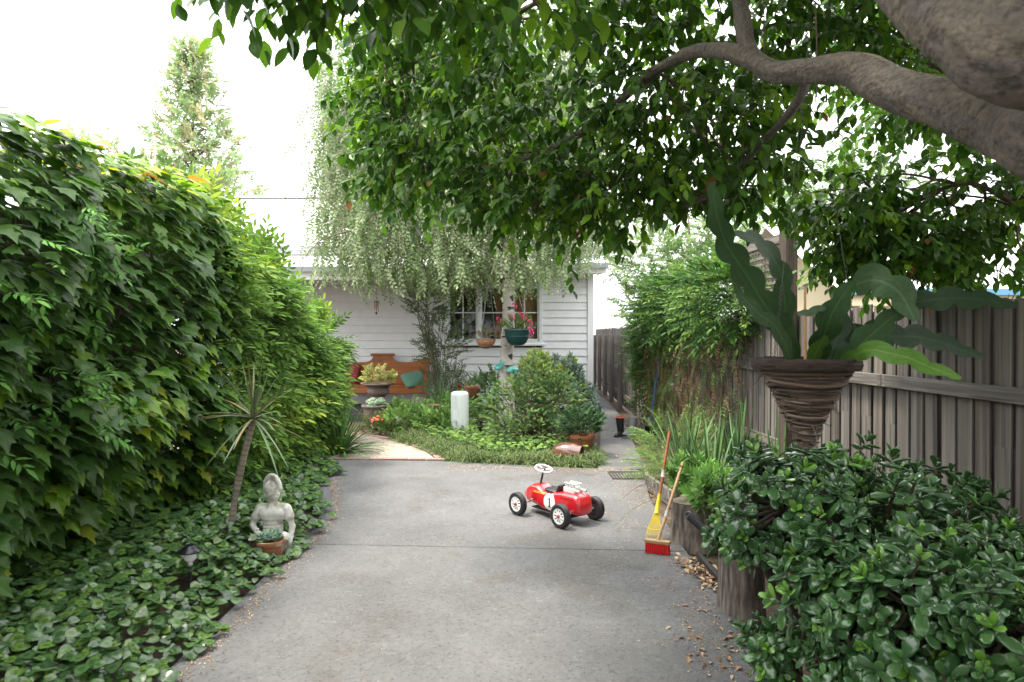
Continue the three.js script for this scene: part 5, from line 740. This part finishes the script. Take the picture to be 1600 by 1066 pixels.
shrub('orange_flower_plant', 'small plant with orange-red flower heads at the border end', 'plant', V(-2.15, -0.04, -11.1), [[V(-2.15, 0.1, -11.1), V(0.28, 0.18, 0.3), 120]], bushSprig, [green(0.12, 0.2, 0.05), green(0.16, 0.12, 0.06)], sprigMat({}), { size: [0.5, 0.9], up: 0.8 });
{ const o = scene.children[scene.children.length - 1], fl = std({ color: lin(0.6, 0.13, 0.06), roughness: 0.7 }), g = mtx(new THREE.IcosahedronGeometry(0.03, 1), null, null, V(1, 0.6, 1)); for (let k = 0; k < 22; k++) part(o, 'flower', g, fl, V(gauss() * 0.14, 0.26 + gauss() * 0.05, 0.12 + gauss() * 0.1)); }
shrub('urn_plant', 'pale yellow-green foliage filling the broad urn', 'plant', V(-2.45, 0.66, -12.5), [[V(-2.54, 0.83, -12.5), V(0.17, 0.14, 0.17), 90], [V(-2.3, 0.8, -12.5), V(0.12, 0.1, 0.15), 55]], bushSprig, [green(0.38, 0.42, 0.12), green(0.5, 0.45, 0.22), green(0.28, 0.34, 0.08)], sprigMat({}), { size: [0.5, 0.9], up: 0.8, stems: 3, stemR: 0.004 });
shrub('spring_shrub', 'thin airy shrub with sparse grey leaves against the weatherboards', 'shrub', V(-1.35, -0.04, -13.2), [[at(690, 540, 13.2), V(0.42, 0.6, 0.3), 150], [at(665, 480, 13.2), V(0.3, 0.4, 0.3), 80], [at(700, 610, 13.2), V(0.4, 0.35, 0.3), 130]], [sprig(7, 0.3, slimLeaf, { size: 0.07, seed: 77, r: 0.002 })], [green(0.12, 0.17, 0.08), green(0.16, 0.21, 0.12)], sprigMat({}), { size: [0.7, 1.1], up: 0.8, stems: 14, stemR: 0.009, shell: 0.1 });
shrub('back_shrub', 'rounded green shrub at the foot of the house wall', 'shrub', V(-0.2, -0.04, -12.6), [[V(-0.35, 0.45, -12.6), V(0.5, 0.4, 0.3), 260], [V(0.5, 0.5, -12.8), V(0.6, 0.45, 0.3), 260]], bushSprig, [green(0.1, 0.19, 0.06), green(0.14, 0.24, 0.08), green(0.08, 0.15, 0.06)], sprigMat({}), { size: [0.7, 1.3], up: 0.7 });
{ // iris clump with a red flower
  rnd = rng(640); const t = thing('iris_clump', 'upright dark green iris blades behind the white post', 'plant', V(-1.25, -0.04, -12.1)); bladed(t, V(0, 0, 0), 60, 0.95, 0.012, { tilt: [0.02, 0.5], sag: 0.3, mats: bladeMats([lin(0.07, 0.15, 0.05), lin(0.1, 0.2, 0.07)]), keel: 0.4 });
  const f = thing('red_flower', 'single red flower on a thin stem beside the white post', 'flower', V(-0.93, -0.04, -12.0)); part(f, 'stem', rod(V(0, 0, 0), V(0, 0.72, 0), 0.004, 0.003, 5), twigMat); for (let k = 0; k < 6; k++) part(f, 'petal', roundLeaf, std({ color: lin(0.6, 0.02, 0.02) }), V(0, 0.7, 0), [0.7, k * 1.047, 0]).scale.setScalar(0.1);
  const sp = smallPot(-0.72, -12.4, 0.16, 'shallow terracotta pot of dark leaves against the wall'); sp.position.y = 0.45; part(sp, 'stand', lathe([[0.1, -0.5], [0.09, -0.45], [0.04, -0.4], [0.04, -0.04], [0.12, 0]], 16), ironMat);
}
{ // succulents in the dark bowl and in the statue's pot
  rnd = rng(650); const ros = (size) => { const l = []; for (let k = 0; k < 16; k++) { const a = k * 2.4, e = lerp(0.2, 1.35, k / 15); l.push(mtx(new THREE.SphereGeometry(1, 6, 5), null, null, V(0.34, 0.5, 0.14)).translate(0, 0.5, 0).applyMatrix4(leafMatrix(V(0, 0, 0), V(Math.cos(a) * Math.sin(e), Math.cos(e), Math.sin(a) * Math.sin(e)), V(-Math.cos(a), 1, -Math.sin(a)), size))); } return mergeGeometries(l); };
  const g = ros(0.1), m = [std({ color: lin(0.3, 0.38, 0.27), roughness: 0.6 }), std({ color: lin(0.22, 0.32, 0.2), roughness: 0.6 })]; const s1 = thing('succulent', 'cluster of pale grey-green succulent rosettes in the dark pot', 'succulent', V(-2.4, 0.35, -11.95)); for (let k = 0; k < 9; k++) part(s1, 'rosette', g, pick(m), V(Math.cos(k * 2.4) * 0.05 * Math.sqrt(k), rr(0, 0.05), Math.sin(k * 2.4) * 0.05 * Math.sqrt(k)), [gauss() * 0.3, k, gauss() * 0.3]);
  const s2 = thing('succulent', 'mixed trailing succulents in the whitened terracotta pot', 'succulent', V(-1.73, 0.11, -4.86)), m2 = [lin(0.13, 0.22, 0.16), lin(0.18, 0.3, 0.1), lin(0.1, 0.18, 0.13)].map((c) => phy({ color: c, roughness: 0.6, clearcoat: 0.3 }));
  const g2 = ros(0.06); for (let k = 0; k < 6; k++) part(s2, 'rosette', g2, m2[k % 3], V(rr(-0.07, 0.07), 0.03, rr(-0.06, 0.07)), [gauss() * 0.4, k, gauss() * 0.4]);
  bladed(s2, V(-0.05, 0.0, 0.02), 14, 0.13, 0.009, { tilt: [0.3, 1.3], sag: 0.2, mats: m2, keel: 0.5, seg: 5 }); bladed(s2, V(0.05, 0.0, 0.0), 12, 0.12, 0.011, { tilt: [0.1, 1.1], sag: 0.3, mats: m2, keel: 0.5, seg: 5 });
}
{ // geraniums and the fibre basket's plant
  rnd = rng(660); const p = greenBasket.position; const t = shrub('geranium', 'pink geranium growing in the dark green hanging pot', 'plant', V(p.x, p.y + 0.22, p.z), [[V(p.x, p.y + 0.34, p.z), V(0.24, 0.12, 0.2), 110]], bushSprig, [green(0.12, 0.24, 0.06), green(0.18, 0.3, 0.09)], sprigMat({}), { size: [0.45, 0.75], up: 0.7, stems: 4, stemR: 0.004 });
  const pk = std({ color: lin(0.75, 0.06, 0.24), roughness: 0.7 }), fg = (() => { const l = []; for (let k = 0; k < 16; k++) { const d = V(gauss(), gauss() + 0.3, gauss()).normalize(); l.push(roundLeaf.clone().applyMatrix4(leafMatrix(d.clone().multiplyScalar(0.025), V(d.y, -d.x, d.z + 0.3), d, 0.032))); } return mergeGeometries(l); })();
  for (const [x, y, z] of [[-0.32, 0.42, 0.05], [-0.09, 0.46, 0.1], [0.1, 0.46, 0.1], [0.2, 0.38, 0.1], [0.2, 0.26, 0.18], [0.22, 0.21, 0.16], [-0.06, 0.66, 0], [0.05, 0.5, 0.05]]) { part(t, 'flower_head', fg, pk, V(x, y - 0.22, z + 0.1)).scale.setScalar(1.7); part(t, 'flower_stem', rod(V(x * 0.5, 0.02, 0), V(x, y - 0.23, z), 0.003, 0.002, 5), twigMat); }
  const q = fibreBasket.position; shrub('basket_plant', 'small leafy plant in the coconut fibre basket', 'plant', V(q.x, q.y + 0.14, q.z), [[V(q.x - 0.02, q.y + 0.24, q.z), V(0.1, 0.08, 0.1), 30]], bushSprig, [green(0.16, 0.26, 0.07), green(0.3, 0.16, 0.1)], sprigMat({}), { size: [0.4, 0.7], up: 0.9, stems: 2, stemR: 0.003 });
}
{ // mondo grass border and lime ground cover in the bed
  rnd = rng(670); const tuft = [0, 1].map((i) => { const l = []; for (let k = 0; k < 44; k++) { const a = rr(0, 6.28), e = rr(0.1, 0.9), L = rr(0.13, 0.24), b = V(gauss() * 0.03, 0, gauss() * 0.03), d = V(Math.cos(a) * Math.sin(e), Math.cos(e), Math.sin(a) * Math.sin(e)), w = 0.0034; l.push(setColor(grid(4, 1, (u, v) => { const q = b.clone().addScaledVector(d, L * u).add(V(0, -0.62 * L * u * u, 0)); return q.add(V(-Math.sin(a) * (v - 0.5) * 2 * w * (1 - u * 0.8), 0, Math.cos(a) * (v - 0.5) * 2 * w * (1 - u * 0.8))); }), lin(1, 1, 1).multiplyScalar(rr(0.65, 1.35)))); } return mergeGeometries(l); });
  const items = [], cs = [green(0.11, 0.17, 0.05), green(0.15, 0.21, 0.07), green(0.08, 0.14, 0.04), green(0.2, 0.23, 0.1)];
  const curve = new THREE.CatmullRomCurve3([V(1.0, 0, -9.3), V(0.95, 0, -8.45), V(0.75, 0, -8.36), V(0, 0, -8.55), V(-0.62, 0, -8.78), V(-0.95, 0, -9.3), V(-1.38, 0, -10.0), V(-1.75, 0, -10.45)]);
  for (let k = 0; k < 760; k++) { const t = rnd(), q = curve.getPointAt(t), d = curve.getTangentAt(t), s = rr(-0.1, 0.4); items.push({ m: leafMatrix(V(q.x + d.z * -s * -1 * -1, -0.04 + 0.04 * s, q.z + d.x * s * -1 * -1).add(V(0, 0, 0)), jit(V(0, 1, 0), 0.12), V(Math.cos(k), 0, Math.sin(k)), rr(1.2, 2.0)), c: tint(cs, 0.25) }); }
  mass('mondo_grass', 'arching mondo grass border along the front of the bed', tuft, sprigMat({ transmission: 0.25 }), items, 'grass');
  const low = []; for (let k = 0; k < 2600; k++) { const x = rr(-1.3, 0.95), z = rr(-10.9, -8.75), lim = lerp(-10.3, -8.75, clamp((x + 1.3) / 1.0)); if (z > lim) continue; const th = rr(0, 6.28); low.push({ m: leafMatrix(V(x, rr(0.02, 0.2), z), V(Math.cos(th), rr(-0.3, 0.3), Math.sin(th)), jit(V(0.1, 1, 0.3), 0.35), rr(0.04, 0.07)), c: tint([green(0.17, 0.3, 0.06), green(0.22, 0.36, 0.08), green(0.1, 0.2, 0.05)]) }); }
  mass('lime_ground_cover', 'lime green soft ground cover around the white post', [heart], leafMat({ map: lobeTex, clearcoat: 0.2 }), low, 'ground cover');
}
// ---------------------------------------------------------------- weeping birch
{
  rnd = rng(707);
  const t = thing('weeping_birch', 'weeping silver birch with white trunk in front of the house', 'tree', V(-0.08, -0.05, -11.85)), o = t.position;
  const bark = std({ map: dtex(256, 512, (u, v) => { const m = smooth(0.66, 0.74, fbm(u * 4, v * 26, 4, 26, 4, 3)), c = smooth(0.7, 0.78, fbm(u * 5 + 2, v * 7, 5, 7, 3, 6)), k = 0.74 + 0.16 * (fbm(u * 8, v * 12, 8, 12, 4) - 0.5); const q = k * (1 - 0.7 * Math.max(m, c)); return [q * 1.01, q * 0.97, q * 0.93]; }), roughness: 0.8, bumpMap: barkBump, bumpScale: 0.004 });
  part(t, 'trunk', limb([V(0, 0, 0), V(-0.02, 1, 0), V(0.02, 2.2, 0.02), V(-0.05, 3.8, -0.05), V(-0.2, 5.4, 0), V(-0.3, 6.6, 0.05)], [0.15, 0.115, 0.1, 0.085, 0.06, 0.025], { seg: 16, n: 50, wob: 0.14 }), bark);
  const geos = [0, 1, 2].map((i) => sprig(11, 0.42, leafGeo({ L: 1, W: 0.66, n: 2, fold: 0.15, curl: 0.1, shape: (q) => Math.pow(Math.sin(Math.PI * Math.pow(q, 0.62)), 0.9) }), { size: 0.064, droop: 0.35, spread: 1.2, pairs: false, seed: 710 + i, r: 0.0016, hang: 0.3, tip: true }));
  const geosB = [0, 1].map((i) => sprig(14, 0.42, leafGeo({ L: 1, W: 0.66, n: 2, fold: 0.15, curl: 0.1, shape: (q) => Math.pow(Math.sin(Math.PI * Math.pow(q, 0.62)), 0.9) }), { size: 0.056, droop: 0.5, spread: 1.3, pairs: false, seed: 720 + i, r: 0.0016, hang: 0.35 }));
  const lv = new Leaves([...geos, ...geosB], [green(0.22, 0.31, 0.13), green(0.28, 0.36, 0.18), green(0.17, 0.26, 0.1), green(0.36, 0.42, 0.25)], sprigMat({ transmission: 0.4, clearcoat: 0.5 }));
  for (let b = 0; b < 22; b++) {
    const a = b * 2.4, y0 = lerp(2.6, 6.2, b / 21), R = lerp(2.5, 1.0, b / 21) * rr(0.8, 1.15), s = V(-0.15, y0, 0), e = V(-0.55 + Math.cos(a) * R * 1.15, y0 + rr(0.1, 0.7), Math.sin(a) * R * 0.9), m = s.clone().lerp(e, 0.5).add(V(0, 0.45, 0));
    part(t, 'branch', limb([s, m, e, e.clone().add(V(Math.cos(a) * 0.3, -0.6, Math.sin(a) * 0.3))], [0.035, 0.022, 0.012, 0.004], { seg: 6, n: 16 }), twigMat);
  }
  for (let k = 0; k < 2700; k++) {
    const a = rr(0, 6.2832), r = Math.sqrt(rnd()), X = -0.82 + Math.cos(a) * r * 2.5, Z = Math.sin(a) * r * 1.9, dome = 7.3 - 0.9 * r * r, top = Math.min(dome, lerp(2.9, dome, Math.pow(rnd(), 0.7)) + 0.3), len = rr(0.9, 2.4), low = 2.4 + 0.9 * fbm(X * 1.5 + 7, Z + 3) * rr(0.6, 1.3) - 0.1 + 0.35 * smooth(0.2, 1.4, X);
    let y = top, x = X, z = Z; const dx = gauss() * 0.22, dz = gauss() * 0.22;
    for (let j = 0; j * 0.36 < len && y > low; j++) { lv.add(V(x, y, z).add(o), jit(V(dx, -1, dz), 0.34), V(Math.cos(k + j), 0.3, Math.sin(k + j)), rr(0.85, 1.2)); y -= 0.36; x += dx * 0.36 + gauss() * 0.02; z += dz * 0.36; }
  }
  lv.build(t, 0);
}
// ---------------------------------------------------------------- creeper over the far fence
{
  rnd = rng(808);
  const t = thing('fence_creeper', 'mound of leafy creeper draped over the fence and trellis', 'climbing plant', V(2.6, 0, -10.0)), o = t.position;
  const lv = new Leaves([...bushSprig, nandina[0]], [green(0.055, 0.14, 0.024), green(0.08, 0.18, 0.03), green(0.04, 0.105, 0.022), green(0.13, 0.24, 0.04)], sprigMat({ transmission: 0.35 }));
  for (const [c, r, n] of [[V(2.68, 2.02, -8.8), V(0.36, 0.5, 1.1), 900], [V(2.6, 2.0, -11.0), V(0.45, 0.55, 1.4), 1200], [V(2.62, 1.5, -12.6), V(0.36, 0.75, 0.8), 800], [V(2.62, 0.8, -12.3), V(0.24, 0.7, 0.7), 420]]) for (let k = 0; k < n; k++) { const { p, d } = inEll(c, r, 0.35); lv.add(p, jit(V(d.x * 0.7 - 0.3, d.y * 0.6 + 0.1, d.z * 0.5 + 0.35), 0.45), jit(V(-0.2, 0.9, 0.3), 0.35), rr(0.8, 1.35)); }
  lv.build(t, 0);
  const dry = new Leaves([sprig(7, 0.4, slimLeaf, { size: 0.06, droop: 0.3, seed: 81, r: 0.003 })], [lin(0.17, 0.115, 0.065), lin(0.12, 0.09, 0.05), lin(0.09, 0.13, 0.045), lin(0.1, 0.16, 0.05)], sprigMat({ clearcoat: 0, transmission: 0.2 }));
  for (let k = 0; k < 620; k++) { const z = rr(-12.6, -7.9), y = rr(0.2, 1.7); dry.add(V(lerp(2.72, 2.55, (z + 7.6) / -4.8) - rr(0.0, 0.26), y, z), jit(V(-0.15, -0.9, 0.2), 0.5), jit(V(-0.8, 0.2, 0.5), 0.4), rr(0.45, 0.95)); }
  dry.build(t, 0, 'leaf', 'dry_foliage');
  for (let k = 0; k < 18; k++) { const z = rr(-12, -7.6), x = lerp(2.76, 2.6, (z + 7.6) / -4.8) - rr(0.06, 0.2); part(t, 'stem', limb([V(x, -0.04, z), V(x + gauss() * 0.06, 0.8, z + gauss() * 0.2), V(x + gauss() * 0.1, 1.8, z + gauss() * 0.3)].map((p) => p.sub(o)), [0.01, 0.004], { seg: 5, n: 10, wob: 0.2 }), twigMat); }
}
// ---------------------------------------------------------------- trees behind
function farTree(label, base, h, crown, colors, n, group, trunkR = 0.18) {
  const t = thing('background_tree', label, 'tree', base, 0, group), lv = new Leaves(farSprig, colors, sprigMat({ transmission: 0.35 }));
  part(t, 'trunk', limb([V(0, -0.1, 0), V(0.1, h * 0.4, 0.05), V(0, h * 0.9, 0)], [trunkR, trunkR * 0.6, 0.02], { seg: 8, n: 12 }), twigMat);
  for (const [c, r, k] of crown) { part(t, 'branch', limb([V(0, Math.max(0.5, c.y - r.y * 1.2), 0), c.clone().lerp(V(0, c.y, 0), 0.4), c], [0.05, 0.02], { seg: 5, n: 6 }), twigMat); for (let i = 0; i < k; i++) { const { p, d } = inEll(c, r, 0.2); lv.add(p.add(base), jit(V(d.x, d.y * 0.5 + 0.4, d.z), 0.5), jit(V(d.x, 0.8, d.z), 0.4), rr(0.8, 1.4)); } }
  lv.build(t, 0); return t;
}
const farSprig = [0, 1].map((i) => sprig(6, 0.42, roundLeaf, { size: 0.11, droop: 0.3, seed: 90 + i, r: 0.005 }));
{
  rnd = rng(909); const cr = []; for (let k = 0; k < 34; k++) { const u = Math.pow(k / 33, 0.9), y = lerp(5.6, 11.5, u), R = lerp(2.6, 0.1, Math.pow(u, 0.62)), a = k * 2.4; cr.push([V(Math.cos(a) * R * 0.85, y + rr(-0.2, 0.2), Math.sin(a) * R * 0.75), V(0.34 + R * 0.3, 0.42, 0.3 + R * 0.3), Math.round(20 + R * 16)]); } cr.push([V(2.1, 5.9, 0), V(0.5, 0.25, 0.4), 26]);
  farTree('tall conical tree rising behind the hedges', V(-11.2, 0, -24), 11, cr, [green(0.24, 0.36, 0.14), green(0.3, 0.4, 0.2), green(0.26, 0.38, 0.16), green(0.42, 0.4, 0.22)], 0);  // leaf colours raised: the pale veil of backlight is in the colour
  farTree('pale thin shrub top showing above the creeper hedge', V(-9.6, 0, -15.5), 6, [[V(0, 5.2, 0), V(0.7, 0.9, 0.6), 60], [V(0.8, 4.7, 0), V(0.7, 0.8, 0.6), 70], [V(-0.9, 5.4, 0), V(0.6, 0.6, 0.5), 36], [V(1.5, 4.4, 0), V(0.7, 0.6, 0.5), 60]], [green(0.3, 0.36, 0.22), green(0.36, 0.42, 0.28)], 0);
  farTree('pale green tree beyond the end of the side path', V(6.2, 0, -24), 6.5, [[V(-1.2, 4.2, 0), V(1.5, 1.3, 1), 260], [V(0.3, 3.6, 0.5), V(1.5, 1.2, 1), 240], [V(-1.4, 2.6, 0), V(1.1, 0.9, 0.8), 160], [V(1.4, 5.2, 0), V(1.4, 1.3, 1), 200]], [green(0.18, 0.28, 0.1), green(0.24, 0.33, 0.14), green(0.13, 0.22, 0.08)], 0);
  farTree('loose green tree behind the neighbouring house', V(9.5, 0, -19), 7.5, [[V(0, 5, 0), V(2, 1.6, 1.5), 240], [V(-2.4, 4.6, 0), V(1.4, 1.2, 1), 150]], [green(0.13, 0.22, 0.08), green(0.18, 0.28, 0.1)], 0);
  farTree('bushy green tree behind the weatherboard house ridge', V(2.6, 0, -27), 8, [[V(0, 6, 0), V(2, 1.8, 1.5), 260], [V(2, 5.2, 0), V(1.6, 1.6, 1.2), 180]], [green(0.15, 0.24, 0.09), green(0.2, 0.29, 0.12)], 0);
}
// ---------------------------------------------------------------- jade bush
{
  rnd = rng(1010);
  const fleshy = [0, 1].map((i) => { const g = new THREE.SphereGeometry(1, 9, 7); g.rotateX(Math.PI / 2); const p = g.attributes.position; for (let k = 0; k < p.count; k++) { const x = p.getX(k), y = p.getY(k), z = p.getZ(k), u = (y + 1) / 2, w = 0.3 * (0.3 + 0.75 * Math.pow(u, 0.75)); p.setXYZ(k, x * w * (1.05 + 0.1 * i), u, z * (0.075 + 0.02 * i) - 0.16 * u * u + 0.12 * Math.abs(x) * w); } const q = mergeVertices((g.deleteAttribute('normal'), g.deleteAttribute('uv'), g)); q.computeVertexNormals(); return q; });
  const t = thing('jade_bush', 'large jade bush with fleshy glossy oval leaves beside the fence', 'shrub', V(1.75, -0.05, -2.95)), o = t.position;
  const lv = new Leaves(fleshy, [green(0.042, 0.11, 0.028), green(0.056, 0.14, 0.034), green(0.03, 0.085, 0.026), green(0.12, 0.27, 0.03), green(0.048, 0.115, 0.04)], phy({ roughness: 0.6, specularIntensity: 0.3, clearcoat: 1, clearcoatRoughness: 0.13 }));
  const B = [[at(1235, 795, 3.1), V(0.4, 0.33, 0.35), 170], [at(1165, 812, 3.3), V(0.2, 0.19, 0.22), 60], [at(1390, 850, 2.95), V(0.5, 0.36, 0.4), 210], [at(1550, 920, 2.75), V(0.48, 0.3, 0.4), 170], [at(1325, 930, 2.65), V(0.3, 0.28, 0.3), 130], [at(1430, 960, 2.45), V(0.36, 0.3, 0.3), 130], [at(1210, 1020, 2.85), V(0.17, 0.16, 0.18), 36], [at(1430, 780, 3.5), V(0.46, 0.2, 0.3), 110], [at(1300, 735, 3.4), V(0.26, 0.17, 0.25), 60], [at(1580, 990, 2.3), V(0.32, 0.26, 0.26), 90], [at(1330, 1060, 2.5), V(0.24, 0.14, 0.2), 34], [at(1600, 880, 3.2), V(0.36, 0.2, 0.3), 70], [V(2.45, 0.6, -2.8), V(0.38, 0.34, 0.4), 70]];
  const trunks = [V(1.35, -0.05, -2.75), V(1.62, -0.05, -2.6), V(1.85, -0.05, -2.5), V(1.55, -0.05, -3.2), V(2.1, -0.05, -3.2)], jm = std({ color: lin(0.2, 0.15, 0.12), roughness: 0.85, map: barkTex });
  B.forEach(([c, r, n], b) => {
    const root = trunks.slice().sort((p, q) => p.distanceTo(c) - q.distanceTo(c))[0];
    part(t, 'trunk', limb([root, root.clone().lerp(c, 0.5).add(V(gauss() * 0.06, 0, gauss() * 0.06)), c].map((p) => p.clone().sub(o)), [0.045, 0.032, 0.02], { seg: 10, n: 14, wob: 0.25, seed: b }), jm);
    n = Math.round(n * 0.82); for (let k = 0; k < n; k++) {
      const { p, d } = inEll(c, r, 0.3), dir = jit(V(d.x, d.y * 0.6 + 0.55, d.z), 0.3).normalize(), s0 = rr(0.75, 1.15), young = rnd() < 0.2;
      if (k % 3 === 0) { const q = c.clone().lerp(p, 0.25); part(t, 'stem', limb([q, q.clone().lerp(p, 0.6).add(V(gauss() * 0.03, -0.02, gauss() * 0.03)), p].map((x) => x.clone().sub(o)), [0.009, 0.006], { seg: 5, n: 5 }), jm); }
      const a0 = rr(0, 6.28), ux = V(0, 0, 0).crossVectors(dir, V(0.3, 0.2, 1)).normalize(), uz = V(0, 0, 0).crossVectors(dir, ux);
      for (let j = 0; j < 4; j++) for (const w of [0, Math.PI]) { const a = a0 + j * 1.5708 + w, e = lerp(0.35, 1.5, j / 3) + rr(-0.12, 0.12), s = ux.clone().multiplyScalar(Math.cos(a)).addScaledVector(uz, Math.sin(a)), ld = dir.clone().multiplyScalar(Math.cos(e)).addScaledVector(s, Math.sin(e)), nn = dir.clone().multiplyScalar(Math.sin(e)).addScaledVector(s, -Math.cos(e)); lv.add(p.clone().addScaledVector(dir, -0.019 * j), ld, nn, s0 * lerp(0.046, 0.086, j / 3) * rr(0.85, 1.15), young && j < 2 ? 3 : pick([0, 1, 2, 4, 0]), 0.6 + 0.5 * d.z + 0.2 * d.y); }
    }
  });
  lv.build(t, 300);
}
// ---------------------------------------------------------------- orchid cactus in the cone basket
{
  rnd = rng(1111);
  const t = thing('orchid_cactus', 'orchid cactus with long scalloped flat stems growing from the cone basket', 'plant', basket.position.clone()), o = t.position;
  const tex = dtex(128, 256, (u, v) => { const x = Math.abs(u - 0.5), mid = 1 - smooth(0.015, 0.05, x), k = 0.82 + 0.2 * (fbm(u * 10, v * 24, 0, 0, 4) - 0.5) + 0.2 * mid, sc = smooth(0.74, 0.8, fbm(u * 8 + 4, v * 9, 0, 0, 3, 6)); return [k + 0.15 * sc, k - 0.05 * sc, k * 0.95]; });
  const M = { m: lin(0.055, 0.125, 0.045), d: lin(0.026, 0.062, 0.024), l: lin(0.14, 0.3, 0.05), g: lin(0.085, 0.16, 0.075) }; for (const k in M) M[k] = phy({ color: M[k], map: tex, roughness: 0.8, specularIntensity: 0.3, clearcoat: 0.22, clearcoatRoughness: 0.35, transmission: 0.12, thickness: 0 });
  const S = [ // stem lines from root to tip, width in metres, colour, twist
    [[[1240, 562, 2.3], [1228, 520, 2.28], [1196, 478, 2.24], [1163, 425, 2.2], [1134, 380, 2.16], [1118, 330, 2.12], [1113, 285, 2.12]], 0.042, 'm', 0], [[[1238, 562, 2.34], [1228, 520, 2.36], [1226, 470, 2.36], [1220, 430, 2.34], [1203, 396, 2.3], [1174, 372, 2.24], [1146, 366, 2.18]], 0.036, 'm', 0.4], [[[1236, 562, 2.25], [1215, 515, 2.2], [1184, 488, 2.16], [1157, 460, 2.14], [1146, 440, 2.12]], 0.022, 'g', 0.2],
    [[[1278, 566, 2.3], [1285, 535, 2.26], [1294, 505, 2.22], [1310, 472, 2.2], [1334, 440, 2.2]], 0.04, 'm', 0.3], [[[1334, 446, 2.2], [1362, 438, 2.18], [1390, 445, 2.14], [1413, 468, 2.12], [1430, 502, 2.1]], 0.05, 'g', -0.3], [[[1310, 566, 2.26], [1335, 548, 2.22], [1362, 523, 2.2], [1392, 498, 2.18], [1418, 480, 2.16]], 0.036, 'm', 0.3], [[[1400, 480, 2.2], [1445, 470, 2.2], [1495, 466, 2.2], [1548, 470, 2.18], [1590, 478, 2.16]], 0.034, 'd', 0.6], [[[1305, 566, 2.36], [1350, 540, 2.4], [1405, 525, 2.42], [1460, 532, 2.42], [1505, 547, 2.4], [1538, 560, 2.38]], 0.042, 'd', 0.7],
    [[[1318, 566, 2.2], [1355, 548, 2.12], [1408, 556, 2.06], [1460, 576, 2.02], [1502, 592, 1.98]], 0.026, 'l', -0.2], [[[1285, 566, 2.4], [1302, 540, 2.44], [1338, 525, 2.46], [1372, 505, 2.46]], 0.05, 'd', 0.5], [[[1270, 566, 2.28], [1278, 545, 2.24], [1290, 525, 2.2]], 0.028, 'l', 0], [[[1295, 566, 2.36], [1310, 520, 2.42], [1318, 480, 2.46], [1322, 460, 2.46]], 0.036, 'd', 0.4], [[[1290, 480, 2.2], [1270, 486, 2.16], [1246, 492, 2.1]], 0.012, 'g', 0],
  ];
  S.forEach(([pts, w, m, tw], i) => { const p = pts.map(([x, y, D]) => at(x, y, D).sub(o)), L = new THREE.CatmullRomCurve3(p).getLength(), per = L / 0.05; part(t, 'leaf', strap(p, (u) => 1.12 * w * Math.max(0.12, Math.pow(Math.sin(Math.PI * Math.min(0.97, 0.12 + u * 0.86)), 0.6)), { n: Math.round(per * 9), keel: 0.05 + 0.05 * Math.sin(i), up: V(0.15 * Math.sin(i * 2), 0.15 + tw * 0.4, 1), edge: (u, s) => 0.5 + 0.62 * Math.pow(Math.abs(Math.sin(u * per * Math.PI * 0.5 + s * 0.8 + i)), 0.7), thick: 0.002 }), M[m]); });
}
renderer.render(scene, camera);
